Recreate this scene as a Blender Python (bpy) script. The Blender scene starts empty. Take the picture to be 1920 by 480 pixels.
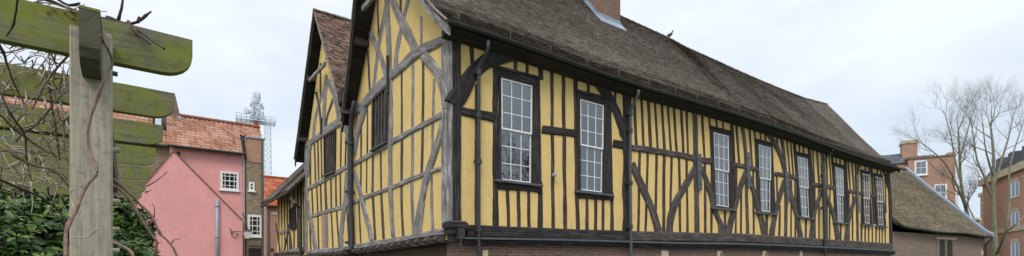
import bpy, bmesh, math, random
from math import sin, cos, pi, radians, hypot
from mathutils import Vector, Matrix, noise as mnoise
random.seed(7)
F, X0, HY, EYE = 901.0, 960.0, 492.0, 1.65     # lens in px of a 1920 px wide picture, principal column, horizon row, eye height
sc = bpy.context.scene
COL = sc.collection

# ------------------------------------------------------------------ materials
def _new(name):
    m = bpy.data.materials.new(name); m.use_nodes = True
    nt = m.node_tree; b = nt.nodes['Principled BSDF']
    return m, nt, b
def N(nt, t, **kw):
    n = nt.nodes.new(t)
    for k, v in kw.items(): setattr(n, k, v)
    return n
def ramp(nt, src, stops):
    r = N(nt, 'ShaderNodeValToRGB'); e = r.color_ramp.elements
    while len(e) < len(stops): e.new(0.5)
    for i, (p, c) in enumerate(stops):
        e[i].position = p; e[i].color = (c[0], c[1], c[2], 1)
    nt.links.new(src, r.inputs[0]); return r.outputs[0]
def noise(nt, vec, scale, detail=4, rough=.55, dist=0.0):
    n = N(nt, 'ShaderNodeTexNoise'); n.inputs['Scale'].default_value = scale
    n.inputs['Detail'].default_value = detail; n.inputs['Roughness'].default_value = rough
    n.inputs['Distortion'].default_value = dist
    nt.links.new(vec, n.inputs['Vector']); return n.outputs['Fac']
def mapping(nt, src, scale):
    m = N(nt, 'ShaderNodeMapping'); m.inputs['Scale'].default_value = scale
    nt.links.new(src, m.inputs['Vector']); return m.outputs[0]
def mixc(nt, fac, a, b, mode='MIX'):
    m = N(nt, 'ShaderNodeMix', data_type='RGBA', blend_type=mode)
    for inp, v in ((m.inputs['Factor'], fac), (m.inputs['A'], a), (m.inputs['B'], b)):
        pass
    ins = [s for s in m.inputs if s.type == 'RGBA']
    fin = m.inputs[0]
    if isinstance(fac, (int, float)): fin.default_value = fac
    else: nt.links.new(fac, fin)
    for s, v in zip(ins, (a, b)):
        if isinstance(v, tuple): s.default_value = (v[0], v[1], v[2], 1)
        else: nt.links.new(v, s)
    return [o for o in m.outputs if o.type == 'RGBA'][0]
def bump(nt, b, h, strength=.4, dist=.01):
    n = N(nt, 'ShaderNodeBump'); n.inputs['Strength'].default_value = strength
    n.inputs['Distance'].default_value = dist
    nt.links.new(h, n.inputs['Height']); nt.links.new(n.outputs[0], b.inputs['Normal'])
def objco(nt): return N(nt, 'ShaderNodeTexCoord').outputs['Object']
def uvco(nt): return N(nt, 'ShaderNodeTexCoord').outputs['UV']

def m_plain(name, c, rough=.6, metal=0, var=.15, scale=6, bmp=.15):
    m, nt, b = _new(name); v = objco(nt); n = noise(nt, v, scale)
    lo = tuple(x * (1 - var) for x in c); hi = tuple(min(1, x * (1 + var)) for x in c)
    nt.links.new(ramp(nt, n, [(.3, lo), (.7, hi)]), b.inputs['Base Color'])
    b.inputs['Roughness'].default_value = rough; b.inputs['Metallic'].default_value = metal
    if bmp: bump(nt, b, noise(nt, v, scale * 5), bmp, .004)
    return m
def m_wood(name, dark, mid, light, grain=1.0, rough=.85, bm=.5, edge=None):
    m, nt, b = _new(name); v = uvco(nt)
    g = noise(nt, mapping(nt, v, (2.2, 34 * grain, 1)), 1.0, 6, .65, .6)
    big = noise(nt, mapping(nt, v, (.9, 3, 1)), 1.3, 3)
    c1 = ramp(nt, g, [(.34, dark), (.49, mid), (.66, light)])
    c2 = mixc(nt, ramp(nt, big, [(.40, (0, 0, 0)), (.66, (.85, .85, .85))]), c1, tuple(x * .62 for x in mid))
    nt.links.new(c2, b.inputs['Base Color']); b.inputs['Roughness'].default_value = rough
    b.inputs['Specular IOR Level'].default_value = .25
    bump(nt, b, g, bm, .012)
    return m
def m_plaster(name, c, stain=(.40, .33, .16)):
    m, nt, b = _new(name); v = objco(nt)
    a = noise(nt, v, .8, 5, .6); d = noise(nt, mapping(nt, v, (5, 5, .7)), 1.2, 5, .6)
    base = ramp(nt, a, [(.3, tuple(x * .93 for x in c)), (.7, tuple(min(1, x * 1.05) for x in c))])
    base = mixc(nt, ramp(nt, d, [(.47, (0, 0, 0)), (.75, (.55, .55, .55))]), base, stain)
    e = noise(nt, v, 5.5, 6, .7); base = mixc(nt, ramp(nt, e, [(.54, (0, 0, 0)), (.72, (.5, .5, .5))]), base, tuple(x * .72 for x in stain))
    vo = N(nt, 'ShaderNodeTexVoronoi', feature='DISTANCE_TO_EDGE'); vo.inputs['Scale'].default_value = 1.7
    wv = N(nt, 'ShaderNodeVectorMath', operation='ADD'); ns = N(nt, 'ShaderNodeTexNoise'); ns.inputs['Scale'].default_value = 4; ns.inputs['Detail'].default_value = 5; nt.links.new(v, ns.inputs['Vector']); nt.links.new(v, wv.inputs[0]); nt.links.new(ns.outputs['Color'], wv.inputs[1]); nt.links.new(wv.outputs[0], vo.inputs['Vector'])
    base = mixc(nt, ramp(nt, vo.outputs['Distance'], [(0, (.6, .6, .6)), (.009, (0, 0, 0))]), base, tuple(x * .45 for x in stain))
    nt.links.new(base, b.inputs['Base Color']); b.inputs['Roughness'].default_value = .9
    b.inputs['Specular IOR Level'].default_value = .2
    bump(nt, b, noise(nt, v, 9, 6, .6), .35, .01)
    return m
def m_brick(name, c1, c2, mortar, bw=.23, rh=.075, extra=None, ex_scale=1.0, rough=.9, ms=.012):
    m, nt, b = _new(name); v = objco(nt)
    s = N(nt, 'ShaderNodeSeparateXYZ'); nt.links.new(v, s.inputs[0])
    ad = N(nt, 'ShaderNodeMath', operation='ADD'); nt.links.new(s.outputs[0], ad.inputs[0]); nt.links.new(s.outputs[1], ad.inputs[1])
    co = N(nt, 'ShaderNodeCombineXYZ'); nt.links.new(ad.outputs[0], co.inputs[0]); nt.links.new(s.outputs[2], co.inputs[1])
    br = N(nt, 'ShaderNodeTexBrick'); nt.links.new(co.outputs[0], br.inputs['Vector'])
    br.inputs['Scale'].default_value = 1; br.inputs['Brick Width'].default_value = bw; br.inputs['Row Height'].default_value = rh
    br.inputs['Mortar Size'].default_value = ms; br.inputs['Mortar Smooth'].default_value = .3
    br.inputs['Color1'].default_value = (*c1, 1); br.inputs['Color2'].default_value = (*c2, 1); br.inputs['Mortar'].default_value = (*mortar, 1)
    n = noise(nt, v, 1.1 * ex_scale, 5, .65)
    col = mixc(nt, ramp(nt, n, [(.42, (0, 0, 0)), (.62, (.75, .75, .75))]), br.outputs['Color'], extra or tuple(x * .6 for x in c1))
    n2 = noise(nt, v, 14, 3)
    col = mixc(nt, .55, col, ramp(nt, n2, [(.3, (.45, .45, .45)), (.7, (1, 1, 1))]), 'MULTIPLY')
    nt.links.new(col, b.inputs['Base Color']); b.inputs['Roughness'].default_value = rough
    bump(nt, b, br.outputs['Fac'], -.4, .01)
    return m
def m_tile(name, stops, moss=None, moss_lim=(.55, .75), mscale=.6):
    m, nt, b = _new(name); v = objco(nt)
    at = N(nt, 'ShaderNodeAttribute'); at.attribute_name = 'tint'
    c = ramp(nt, at.outputs['Fac'], stops)
    n = noise(nt, v, 30, 4, .7)
    c = mixc(nt, .7, c, ramp(nt, n, [(.3, (.5, .5, .5)), (.7, (1.1, 1.1, 1.1))]), 'MULTIPLY')
    big = noise(nt, v, .45, 4, .6)
    c = mixc(nt, .7, c, ramp(nt, big, [(.35, (.70, .68, .66)), (.65, (1, 1, 1))]), 'MULTIPLY')
    if moss:
        n3 = noise(nt, v, mscale, 7, .72)
        c = mixc(nt, ramp(nt, n3, [(moss_lim[0], (0, 0, 0)), (moss_lim[1], (.85, .85, .85))]), c, moss)
    nt.links.new(c, b.inputs['Base Color']); b.inputs['Roughness'].default_value = .92
    b.inputs['Specular IOR Level'].default_value = .2
    bump(nt, b, n, .5, .008)
    return m
def m_glass(name, tint=(.9, .95, 1), ior=1.75, wob=.015):
    m = bpy.data.materials.new(name); m.use_nodes = True; nt = m.node_tree; nt.nodes.clear()
    o = N(nt, 'ShaderNodeOutputMaterial'); mx = N(nt, 'ShaderNodeMixShader'); fr = N(nt, 'ShaderNodeFresnel')
    fr.inputs['IOR'].default_value = ior
    tr = N(nt, 'ShaderNodeBsdfTransparent'); gl = N(nt, 'ShaderNodeBsdfGlossy')
    tr.inputs[0].default_value = (.93, .95, .96, 1); gl.inputs[0].default_value = (*tint, 1); gl.inputs['Roughness'].default_value = .02
    bp = N(nt, 'ShaderNodeBump'); bp.inputs['Strength'].default_value = wob * 4; bp.inputs['Distance'].default_value = .02
    nt.links.new(noise(nt, objco(nt), 3.5, 2), bp.inputs['Height'])
    nt.links.new(bp.outputs[0], gl.inputs['Normal'])
    nt.links.new(fr.outputs[0], mx.inputs[0]); nt.links.new(tr.outputs[0], mx.inputs[1]); nt.links.new(gl.outputs[0], mx.inputs[2])
    nt.links.new(mx.outputs[0], o.inputs[0]); return m
def m_pergola(name, base1, base2, green, lim=(.42, .6)):
    m, nt, b = _new(name); v = uvco(nt); ob = objco(nt)
    g = noise(nt, mapping(nt, v, (2.5, 60, 1)), 1, 6, .65, .5)
    c = ramp(nt, g, [(.3, base1), (.7, base2)])
    n = noise(nt, mapping(nt, v, (2.6, 4.2, 1)), 1.9, 8, .72)
    c = mixc(nt, ramp(nt, n, [(lim[0], (0, 0, 0)), (lim[1], (.9, .9, .9))]), c, green)
    sp = noise(nt, ob, 22, 5, .7)
    c = mixc(nt, ramp(nt, sp, [(.5, (0, 0, 0)), (.72, (.7, .7, .7))]), c, tuple(x * .45 for x in green))
    nt.links.new(c, b.inputs['Base Color']); b.inputs['Roughness'].default_value = .85
    bump(nt, b, g, .35, .004); return m

M = {}
M['plaster'] = m_plaster('ochre_limewash', (.765, .545, .215), (.60, .46, .24))
M['wood_grey'] = m_wood('weathered_oak', (.055, .047, .043), (.25, .228, .22), (.54, .52, .505), .8, bm=1.0)
M['wood_dark'] = m_wood('black_stained_oak', (.012, .010, .010), (.036, .030, .030), (.10, .085, .085), .9)
M['wood_mid'] = m_wood('aged_dark_oak', (.024, .020, .019), (.082, .067, .060), (.20, .175, .165), .8, bm=.8)
M['wood_stud'] = m_wood('brown_stud_oak', (.024, .016, .014), (.068, .046, .039), (.15, .115, .10), .8)
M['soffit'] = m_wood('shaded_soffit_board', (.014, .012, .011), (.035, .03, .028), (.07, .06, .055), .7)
M['tile'] = m_tile('old_plain_tile', [(0, (.175, .142, .118)), (.35, (.232, .196, .167)), (.7, (.272, .234, .204)), (1, (.35, .305, .268))], (.135, .130, .075), (.58, .85), 1.3)
M['tile_red'] = m_tile('red_brown_plain_tile', [(0, (.07, .052, .045)), (.4, (.17, .105, .08)), (.75, (.26, .155, .11)), (1, (.30, .23, .18))], (.13, .13, .09), (.60, .85), 1.5)
M['tile_stone'] = m_tile('mossy_brown_tile', [(0, (.12, .095, .065)), (.4, (.19, .155, .105)), (.75, (.24, .20, .14)), (1, (.32, .27, .20))], (.21, .205, .05), (.54, .78), .55)
M['pantile'] = m_tile('orange_pantile', [(0, (.36, .17, .11)), (.5, (.47, .245, .165)), (1, (.55, .34, .26))], (.42, .33, .26), (.62, .9), 1.2)
M['pantile_bright'] = m_tile('bright_pantile', [(0, (.38, .10, .05)), (.5, (.52, .16, .08)), (1, (.60, .24, .14))], (.22, .10, .06), (.6, .9), 1.2)
M['slate'] = m_tile('grey_slate', [(0, (.10, .11, .13)), (.5, (.15, .165, .19)), (1, (.2, .215, .24))])
M['brick_old'] = m_brick('old_red_brick', (.24, .105, .075), (.13, .062, .05), (.26, .22, .18), extra=(.14, .115, .09), ex_scale=2)
M['brick_chim'] = m_brick('chimney_brick', (.29, .13, .085), (.15, .08, .06), (.30, .25, .20), extra=(.19, .12, .09), ex_scale=2)
M['brick_red'] = m_brick('orange_red_brick', (.56, .27, .17), (.46, .215, .14), (.52, .42, .34), extra=(.46, .25, .17))
M['brick_brown'] = m_brick('brown_yellow_brick', (.36, .22, .13), (.12, .075, .055), (.40, .34, .26), bw=.3, rh=.11, extra=(.42, .33, .20), ex_scale=3, ms=.018)
M['brick_chapel'] = m_brick('narrow_grey_brick', (.32, .19, .145), (.16, .10, .08), (.36, .29, .23), rh=.085, bw=.26, extra=(.24, .20, .16), ex_scale=2)
M['pink'] = m_plaster('pink_render', (.83, .385, .375), (.70, .36, .34))
M['white'] = m_plain('white_paint', (.80, .80, .79), .5, var=.04, bmp=0)
M['lead'] = m_plain('grey_lead', (.085, .092, .10), .75, 0, .2, 4, .3)
M['lead_light'] = m_plain('pale_lead_flashing', (.36, .40, .47), .5, 0, .15, 3, .3)
M['iron'] = m_plain('black_painted_iron', (.028, .032, .036), .45, 0, .3, 8, .3)
M['gutter'] = m_plain('green_black_gutter', (.022, .032, .030), .5, 0, .3, 5, .2)
M['strap'] = m_plain('grey_painted_steel', (.065, .078, .085), .45, .0, .15, 5, .1)
M['pipe_grey'] = m_plain('grey_plastic_pipe', (.30, .34, .40), .45, 0, .08, 4, 0)
M['stone'] = m_plain('buff_limestone', (.50, .42, .29), .9, 0, .2, 3, .3)
M['stone_dark'] = m_plain('weathered_stone', (.20, .16, .12), .9, 0, .3, 4, .4)
M['dark'] = m_plain('dark_room', (.030, .022, .020), .9, 0, .2, 3, 0)
M['maroon'] = m_plain('maroon_drape', (.16, .045, .035), .9, 0, .35, 3, 0)
M['curtain'] = m_plain('white_net_blind', (.80, .82, .86), .9, 0, .08, 5, 0)
M['glass'] = m_glass('old_window_glass', ior=2.6, wob=.03)
M['glass_dark'] = m_glass('far_window_glass', ior=1.6)
M['mast'] = m_plain('galvanised_mast', (.52, .60, .68), .6, .0, .1, 3, 0)
M['dish'] = m_plain('mast_dish_white', (.60, .64, .68), .5, 0, .05, 3, 0)
M['bark'] = m_plain('grey_green_bark', (.22, .205, .14), .95, 0, .35, 5, .6)
M['twig'] = m_plain('twig_bark', (.22, .19, .195), .95, 0, .3, 6, 0)
M['vine'] = m_plain('vine_bark', (.21, .14, .105), .9, 0, .45, 26, .6)
M['vine_dark'] = m_plain('dark_vine_bark', (.055, .035, .032), .9, 0, .4, 26, .6)
M['vine_pale'] = m_plain('pale_dry_stem', (.38, .34, .28), .9, 0, .3, 26, .3)
M['rafter'] = m_pergola('mossy_rafter', (.08, .078, .05), (.22, .21, .14), (.17, .19, .018), (.40, .58))
M['plate'] = m_pergola('dark_mossy_plate', (.05, .048, .035), (.11, .105, .075), (.07, .085, .025), (.4, .65))
M['post'] = m_pergola('grey_oak_post', (.25, .215, .16), (.47, .42, .34), (.27, .26, .17), (.60, .9))
M['pigeon'] = m_plain('pigeon_feather', (.07, .075, .095), .7, 0, .25, 30, 0)
M['lead_blue'] = m_plain('blue_grey_lead', (.24, .29, .37), .5, 0, .15, 3, .3)
M['dirt'] = m_plain('garden_soil', (.06, .045, .03), .95, 0, .3, 3, .3)
def m_leaf():
    m, nt, b = _new('glossy_leaf'); at = N(nt, 'ShaderNodeAttribute'); at.attribute_name = 'tint'
    c = ramp(nt, at.outputs['Fac'], [(0, (.012, .028, .006)), (.45, (.038, .090, .016)), (.8, (.11, .19, .03)), (1, (.24, .27, .05))])
    nt.links.new(c, b.inputs['Base Color']); b.inputs['Roughness'].default_value = .42; b.inputs['Specular IOR Level'].default_value = .35
    return m
M['leaf'] = m_leaf()

# ------------------------------------------------------------------ mesh builder
class MB:
    def __init__(s): s.v = []; s.f = []; s.uv = []; s.t = []
    def face(s, idx, uv=None, t=0.0):
        s.f.append(tuple(idx)); s.uv.append(uv or [(0, 0)] * len(idx)); s.t.append(t)
    def prism(s, A, B, t=0.0, uvs=None):
        """closed body between polygon A and polygon B (same count, 3-D points)"""
        n = len(A); o = len(s.v); s.v += [tuple(p) for p in A] + [tuple(p) for p in B]
        us = []
        # uv: u along the longest extent, v across
        for i in range(n): us.append(None)
        P = [Vector(p) for p in A]
        k = max(range(n), key=lambda i: (P[(i + 1) % n] - P[i]).length); ax = (P[(k + 1) % n] - P[k])
        ax = ax.normalized() if ax.length > 0 else Vector((1, 0, 0))
        off = random.random() * 50
        c = P[0]
        def uv(p, side=0):
            d = Vector(p) - c; a = d.dot(ax); r = (d - ax * a).length
            return (a + off, r + side * .37)
        s.face(range(o, o + n), [uv(p) for p in A], t)
        s.face(range(o + 2 * n - 1, o + n - 1, -1), [uv(p) for p in reversed(B)], t)
        for i in range(n):
            j = (i + 1) % n
            s.face((o + i, o + n + i, o + n + j, o + j), [uv(A[i], 1), uv(B[i], 1), uv(B[j], 1), uv(A[j], 1)], t)
    def box(s, x0, x1, y0, y1, z0, z1, t=0.0):
        A = [(x0, y0, z0), (x1, y0, z0), (x1, y0, z1), (x0, y0, z1)]
        s.prism(A, [(p[0], y1, p[2]) for p in A], t)
    def tube(s, pts, rad, n=8, cap=True, t=0.0, prof=None):
        """tube through points, radius number or list"""
        pts = [Vector(p) for p in pts]
        if not isinstance(rad, (list, tuple)): rad = [rad] * len(pts)
        up = None; rings = []; ul = 0
        for i, p in enumerate(pts):
            d = (pts[min(i + 1, len(pts) - 1)] - pts[max(i - 1, 0)])
            d = d.normalized() if d.length > 1e-9 else Vector((0, 0, 1))
            if up is None:
                up = d.cross(Vector((0, 0, 1)))
                if up.length < .1: up = d.cross(Vector((1, 0, 0)))
            up = (up - d * up.dot(d)); up = up.normalized() if up.length > 1e-6 else d.orthogonal().normalized()
            w = d.cross(up)
            o = len(s.v)
            for k in range(n):
                a = 2 * pi * k / n
                s.v.append(tuple(p + (up * cos(a) + w * sin(a)) * rad[i]))
            rings.append(o)
        for i in range(len(rings) - 1):
            l2 = ul + (pts[i + 1] - pts[i]).length
            for k in range(n):
                k2 = (k + 1) % n
                s.face((rings[i] + k, rings[i] + k2, rings[i + 1] + k2, rings[i + 1] + k),
                       [(ul, k / n), (ul, (k + 1) / n), (l2, (k + 1) / n), (l2, k / n)], t)
            ul = l2
        if cap and n > 2:
            s.face([rings[0] + k for k in range(n)][::-1], None, t); s.face([rings[-1] + k for k in range(n)], None, t)
    def lathe(s, c, prof, n=14, axis=(0, 0, 1)):
        c = Vector(c); ax = Vector(axis).normalized(); a = ax.orthogonal().normalized(); b = ax.cross(a)
        rings = []
        for r, z in prof:
            o = len(s.v); rings.append(o)
            for k in range(n):
                q = 2 * pi * k / n; s.v.append(tuple(c + ax * z + (a * cos(q) + b * sin(q)) * max(r, 1e-4)))
        for i in range(len(rings) - 1):
            for k in range(n):
                k2 = (k + 1) % n; s.face((rings[i] + k, rings[i] + k2, rings[i + 1] + k2, rings[i + 1] + k))
    def build(s, name, mat, parent=None, smooth=False, normals=True, **props):
        me = bpy.data.meshes.new(name); me.from_pydata(s.v, [], s.f); me.update()
        uvl = me.uv_layers.new(name='UVMap'); fl = []
        for u in s.uv:
            for a in u: fl += [a[0], a[1]]
        if len(fl) == 2 * len(me.loops): uvl.data.foreach_set('uv', fl)
        at = me.attributes.new('tint', 'FLOAT', 'FACE')
        if len(s.t) == len(me.polygons): at.data.foreach_set('value', s.t)
        if normals and len(s.f) < 60000:
            bm = bmesh.new(); bm.from_mesh(me); bmesh.ops.recalc_face_normals(bm, faces=bm.faces); bm.to_mesh(me); bm.free()
        if smooth: me.polygons.foreach_set('use_smooth', [True] * len(me.polygons))
        me.materials.append(mat)
        o = bpy.data.objects.new(name, me); COL.objects.link(o)
        if parent is not None: o.parent = parent
        for k, v in props.items(): o[k] = v
        return o
def empty(name, label, cat, loc=(0, 0, 0), rz=0, group=None):
    o = bpy.data.objects.new(name, None); COL.objects.link(o); o.location = loc; o.rotation_euler = (0, 0, rz)
    o.empty_display_size = .3
    o['label'] = label; o['category'] = cat
    if group: o['group'] = group
    return o
def copy_tree(o, parent=None):
    c = o.copy(); COL.objects.link(c); c.parent = parent
    for ch in list(o.children): copy_tree(ch, c)
    return c

# ------------------------------------------------------------------ a building's own frame: x along its front, y into it, z up
class Frame:
    def __init__(s, ox, oy, dx, dy):
        l = hypot(dx, dy); s.o = (ox, oy); s.a = (dx / l, dy / l); s.b = (-s.a[1], s.a[0]); s.rz = math.atan2(s.a[1], s.a[0])
    def front(s, px, py, y=0.0):
        """sight line through the picture meets the plane at depth y -> (x, z)"""
        r = (px - X0) / F; bx = s.o[0] + y * s.b[0]; by = s.o[1] + y * s.b[1]
        x = (r * by - bx) / (s.a[0] - r * s.a[1]); Y = by + x * s.a[1]
        return x, (HY - py) / F * Y + EYE
    def side(s, px, py, x=0.0):
        r = (px - X0) / F; bx = s.o[0] + x * s.a[0]; by = s.o[1] + x * s.a[1]
        y = (r * by - bx) / (s.b[0] - r * s.b[1]); Y = by + y * s.b[1]
        return y, (HY - py) / F * Y + EYE
    def world(s, x, y, z): return (s.o[0] + x * s.a[0] + y * s.b[0], s.o[1] + x * s.a[1] + y * s.b[1], z)
def P3(fac, a, z, d):
    """d < 0 is outward"""
    return (a, d, z) if fac == 'R' else (d, a, z)
def interp(tab, x):
    if x <= tab[0][0]: return tab[0][1]
    for (a, b), (c, d) in zip(tab, tab[1:]):
        if x <= c: return b + (d - b) * (x - a) / (c - a)
    return tab[-1][1]

HF = Frame(-.1238 * 11.5, 11.5, 1230, 901)
def UN(fac, px, py, d=0.0):
    return HF.front(px, py, d) if fac == 'R' else HF.side(px, py, d)

def smooth_path(pts, step):
    if len(pts) == 2:
        P = pts
        out = []
        n = max(1, int(math.dist(P[0], P[1]) / step))
        return [tuple(a + (b - a) * i / n for a, b in zip(P[0], P[1])) for i in range(n + 1)]
    Q = [pts[0]] + list(pts) + [pts[-1]]; out = []
    for i in range(1, len(Q) - 2):
        a, b, c, d = Q[i - 1], Q[i], Q[i + 1], Q[i + 2]
        n = max(2, int(math.dist(b, c) / step))
        for k in range(n):
            t = k / n
            out.append(tuple(.5 * (2 * b[j] + (c[j] - a[j]) * t + (2 * a[j] - 5 * b[j] + 4 * c[j] - d[j]) * t * t + (3 * b[j] - a[j] - 3 * c[j] + d[j]) * t ** 3) for j in range(len(b))))
    out.append(tuple(pts[-1])); return out
def member(mb, fac, pts, w, proud=.03, jit=.08, back=.04, w2=None):
    """hand-hewn timber lying on a wall face; pts = its centre line as seen, w its seen width"""
    c = smooth_path(pts, 14); n = len(c); proud += random.uniform(-.003, .003)
    secs = []; acc = random.random() * 40
    ph = [random.random() * 6.28 for _ in range(4)]
    prev = None
    for i, p in enumerate(c):
        q0 = c[max(i - 1, 0)]; q1 = c[min(i + 1, n - 1)]
        dx, dy = q1[0] - q0[0], q1[1] - q0[1]; l = hypot(dx, dy) or 1; nx, ny = -dy / l, dx / l
        ww = (w + ((w2 or w) - w) * i / max(1, n - 1)) / 2
        e1 = ww * (1 + jit * 1.5 * sin(i * .9 + ph[0]) + jit * random.uniform(-1, 1)); e2 = ww * (1 + jit * 1.5 * sin(i * .7 + ph[1]) + jit * random.uniform(-1, 1))
        A = UN(fac, p[0] + nx * e1, p[1] + ny * e1); B = UN(fac, p[0] - nx * e2, p[1] - ny * e2)
        C = ((A[0] + B[0]) / 2, (A[1] + B[1]) / 2)
        if prev: acc += hypot(C[0] - prev[0], C[1] - prev[1])
        prev = C; W = hypot(A[0] - B[0], A[1] - B[1])
        k = .14
        A2 = (A[0] + (B[0] - A[0]) * k, A[1] + (B[1] - A[1]) * k); B2 = (B[0] + (A[0] - B[0]) * k, B[1] + (A[1] - B[1]) * k)
        o = len(mb.v)
        for q, d in ((A, back), (A, -proud * .55), (A2, -proud), (B2, -proud), (B, -proud * .55), (B, back)):
            mb.v.append(P3(fac, q[0], q[1], d))
        vs = [-.06, 0, W * .14, W * .86, W, W + .06]
        secs.append((o, acc, vs))
    for (o1, u1, v1), (o2, u2, v2) in zip(secs, secs[1:]):
        for k in range(5):
            mb.face((o1 + k, o1 + k + 1, o2 + k + 1, o2 + k), [(u1, v1[k]), (u1, v1[k + 1]), (u2, v2[k + 1]), (u2, v2[k])])
        mb.face((o1 + 5, o1, o2, o2 + 5))
    for o, u, v in (secs[0], secs[-1]):
        mb.face([o + k for k in range(6)], [(u, x) for x in v])
def flatpoly(mb, fac, pts, d0, d1, t=0.0):
    mb.prism([P3(fac, a, z, d0) for a, z in pts], [P3(fac, a, z, d1) for a, z in pts], t)
def bar(mb, fac, p, q, w, d0, d1):
    dx, dz = q[0] - p[0], q[1] - p[1]; l = hypot(dx, dz) or 1; nx, nz = -dz / l * w / 2, dx / l * w / 2
    flatpoly(mb, fac, [(p[0] + nx, p[1] + nz), (q[0] + nx, q[1] + nz), (q[0] - nx, q[1] - nz), (p[0] - nx, p[1] - nz)], d0, d1)

# ------------------------------------------------------------------ tiled slopes
def tiles(mb, P, u0, u1, length, tw=.165, gauge=.10, thick=.020, jit=1.0, uend0=None, uend1=None, tint=None, skip=None):
    """P(u, v) -> (point, outward normal, up-slope direction, along direction); v measured up the slope from the eave"""
    rows = int(length / gauge)
    for r in range(rows):
        v = r * gauge
        a = uend0(v) if uend0 else u0; b = uend1(v) if uend1 else u1
        n = max(1, int((b - a) / tw)); off = (r % 2) * .5
        rowlift = random.uniform(-.002, .002) * jit
        k = -off
        while k < n:
            ua = a + max(k, 0) * (b - a) / n; ub = a + min(k + 1, n) * (b - a) / n; k += 1
            if ub - ua < .02: continue
            if skip and skip((ua + ub) / 2, v): continue
            lift = rowlift + random.uniform(0, .004) * jit; lift2 = lift + random.uniform(-.002, .002) * jit
            dv = random.uniform(-.004, .004) * jit; g = .003
            p0, nn, su, al = P(ua + g, v + dv); p1 = P(ub - g, v + dv)[0]
            q0, n2, _, _ = P(ua + g, min(v + gauge * 1.35, length)); q1 = P(ub - g, min(v + gauge * 1.35, length))[0]
            t0 = thick + lift; t1 = thick + lift2
            o = len(mb.v)
            uc = su * (thick * .8)
            mb.v += [tuple(p0 + nn * t0), tuple(p1 + nn * t1), tuple(q1 + n2 * .003), tuple(q0 + n2 * .003), tuple(p0 + nn * (t0 - thick) + uc), tuple(p1 + nn * (t1 - thick) + uc)]
            tt = random.random() if tint is None else tint(ua, v)
            mb.face((o, o + 1, o + 2, o + 3), None, tt); mb.face((o + 4, o + 5, o + 1, o), None, tt)
            mb.face((o + 4, o, o + 3), None, tt); mb.face((o + 1, o + 5, o + 2), None, tt)
def slope_fn(S):
    """S(u, v) -> Vector"""
    def P(u, v):
        p = S(u, v); e = .05
        du = S(u + e, v) - S(u - e, v); dv = S(u, v + e) - S(u, v - e)
        du.normalize(); dv.normalize(); n = du.cross(dv)
        if n.z < 0: n = -n
        return p, n.normalized(), dv, du
    return P
def sheet(mb, S, us, vs, off0, off1):
    """closed slab following surface S, between two offsets along z"""
    nu, nv = len(us), len(vs); o = len(mb.v)
    for off in (off0, off1):
        for u in us:
            for v in vs:
                p = S(u, v); mb.v.append((p.x, p.y, p.z + off))
    def ix(k, i, j): return o + k * nu * nv + i * nv + j
    for i in range(nu - 1):
        for j in range(nv - 1):
            for k in (0, 1): mb.face((ix(k, i, j), ix(k, i + 1, j), ix(k, i + 1, j + 1), ix(k, i, j + 1)), [(us[i], vs[j]), (us[i + 1], vs[j]), (us[i + 1], vs[j + 1]), (us[i], vs[j + 1])])
    for i in range(nu - 1):
        for j in (0, nv - 1): mb.face((ix(0, i, j), ix(0, i + 1, j), ix(1, i + 1, j), ix(1, i, j)), [(us[i], 0), (us[i + 1], 0), (us[i + 1], .1), (us[i], .1)])
    for j in range(nv - 1):
        for i in (0, nu - 1): mb.face((ix(0, i, j), ix(0, i, j + 1), ix(1, i, j + 1), ix(1, i, j)), [(vs[j], 0), (vs[j + 1], 0), (vs[j + 1], .1), (vs[j], .1)])
def lin(a, b, n): return [a + (b - a) * i / n for i in range(n + 1)]

#%%HALL
hall = empty('timber_framed_hall', 'long medieval hall with ochre plaster, dark timber framing, twin gables and a sagging tiled roof', 'hall', (HF.o[0], HF.o[1], 0), HF.rz)
LEN = 30.75
EAVE = [(-.6, 5.49), (.3, 5.53), (2, 5.53), (3.5, 5.51), (4.8, 5.49), (6.6, 5.51), (8.6, 5.58), (11.6, 5.65), (16.9, 5.69), (20.8, 5.62), (25.8, 5.63), (30.5, 5.75), (31.5, 5.77)]
RIDGE = [(-1, 10.5), (10, 10.52), (13.6, 10.52), (15, 10.44), (21, 10.43), (24, 10.47), (27.6, 10.56), (31.4, 10.88)]
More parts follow.
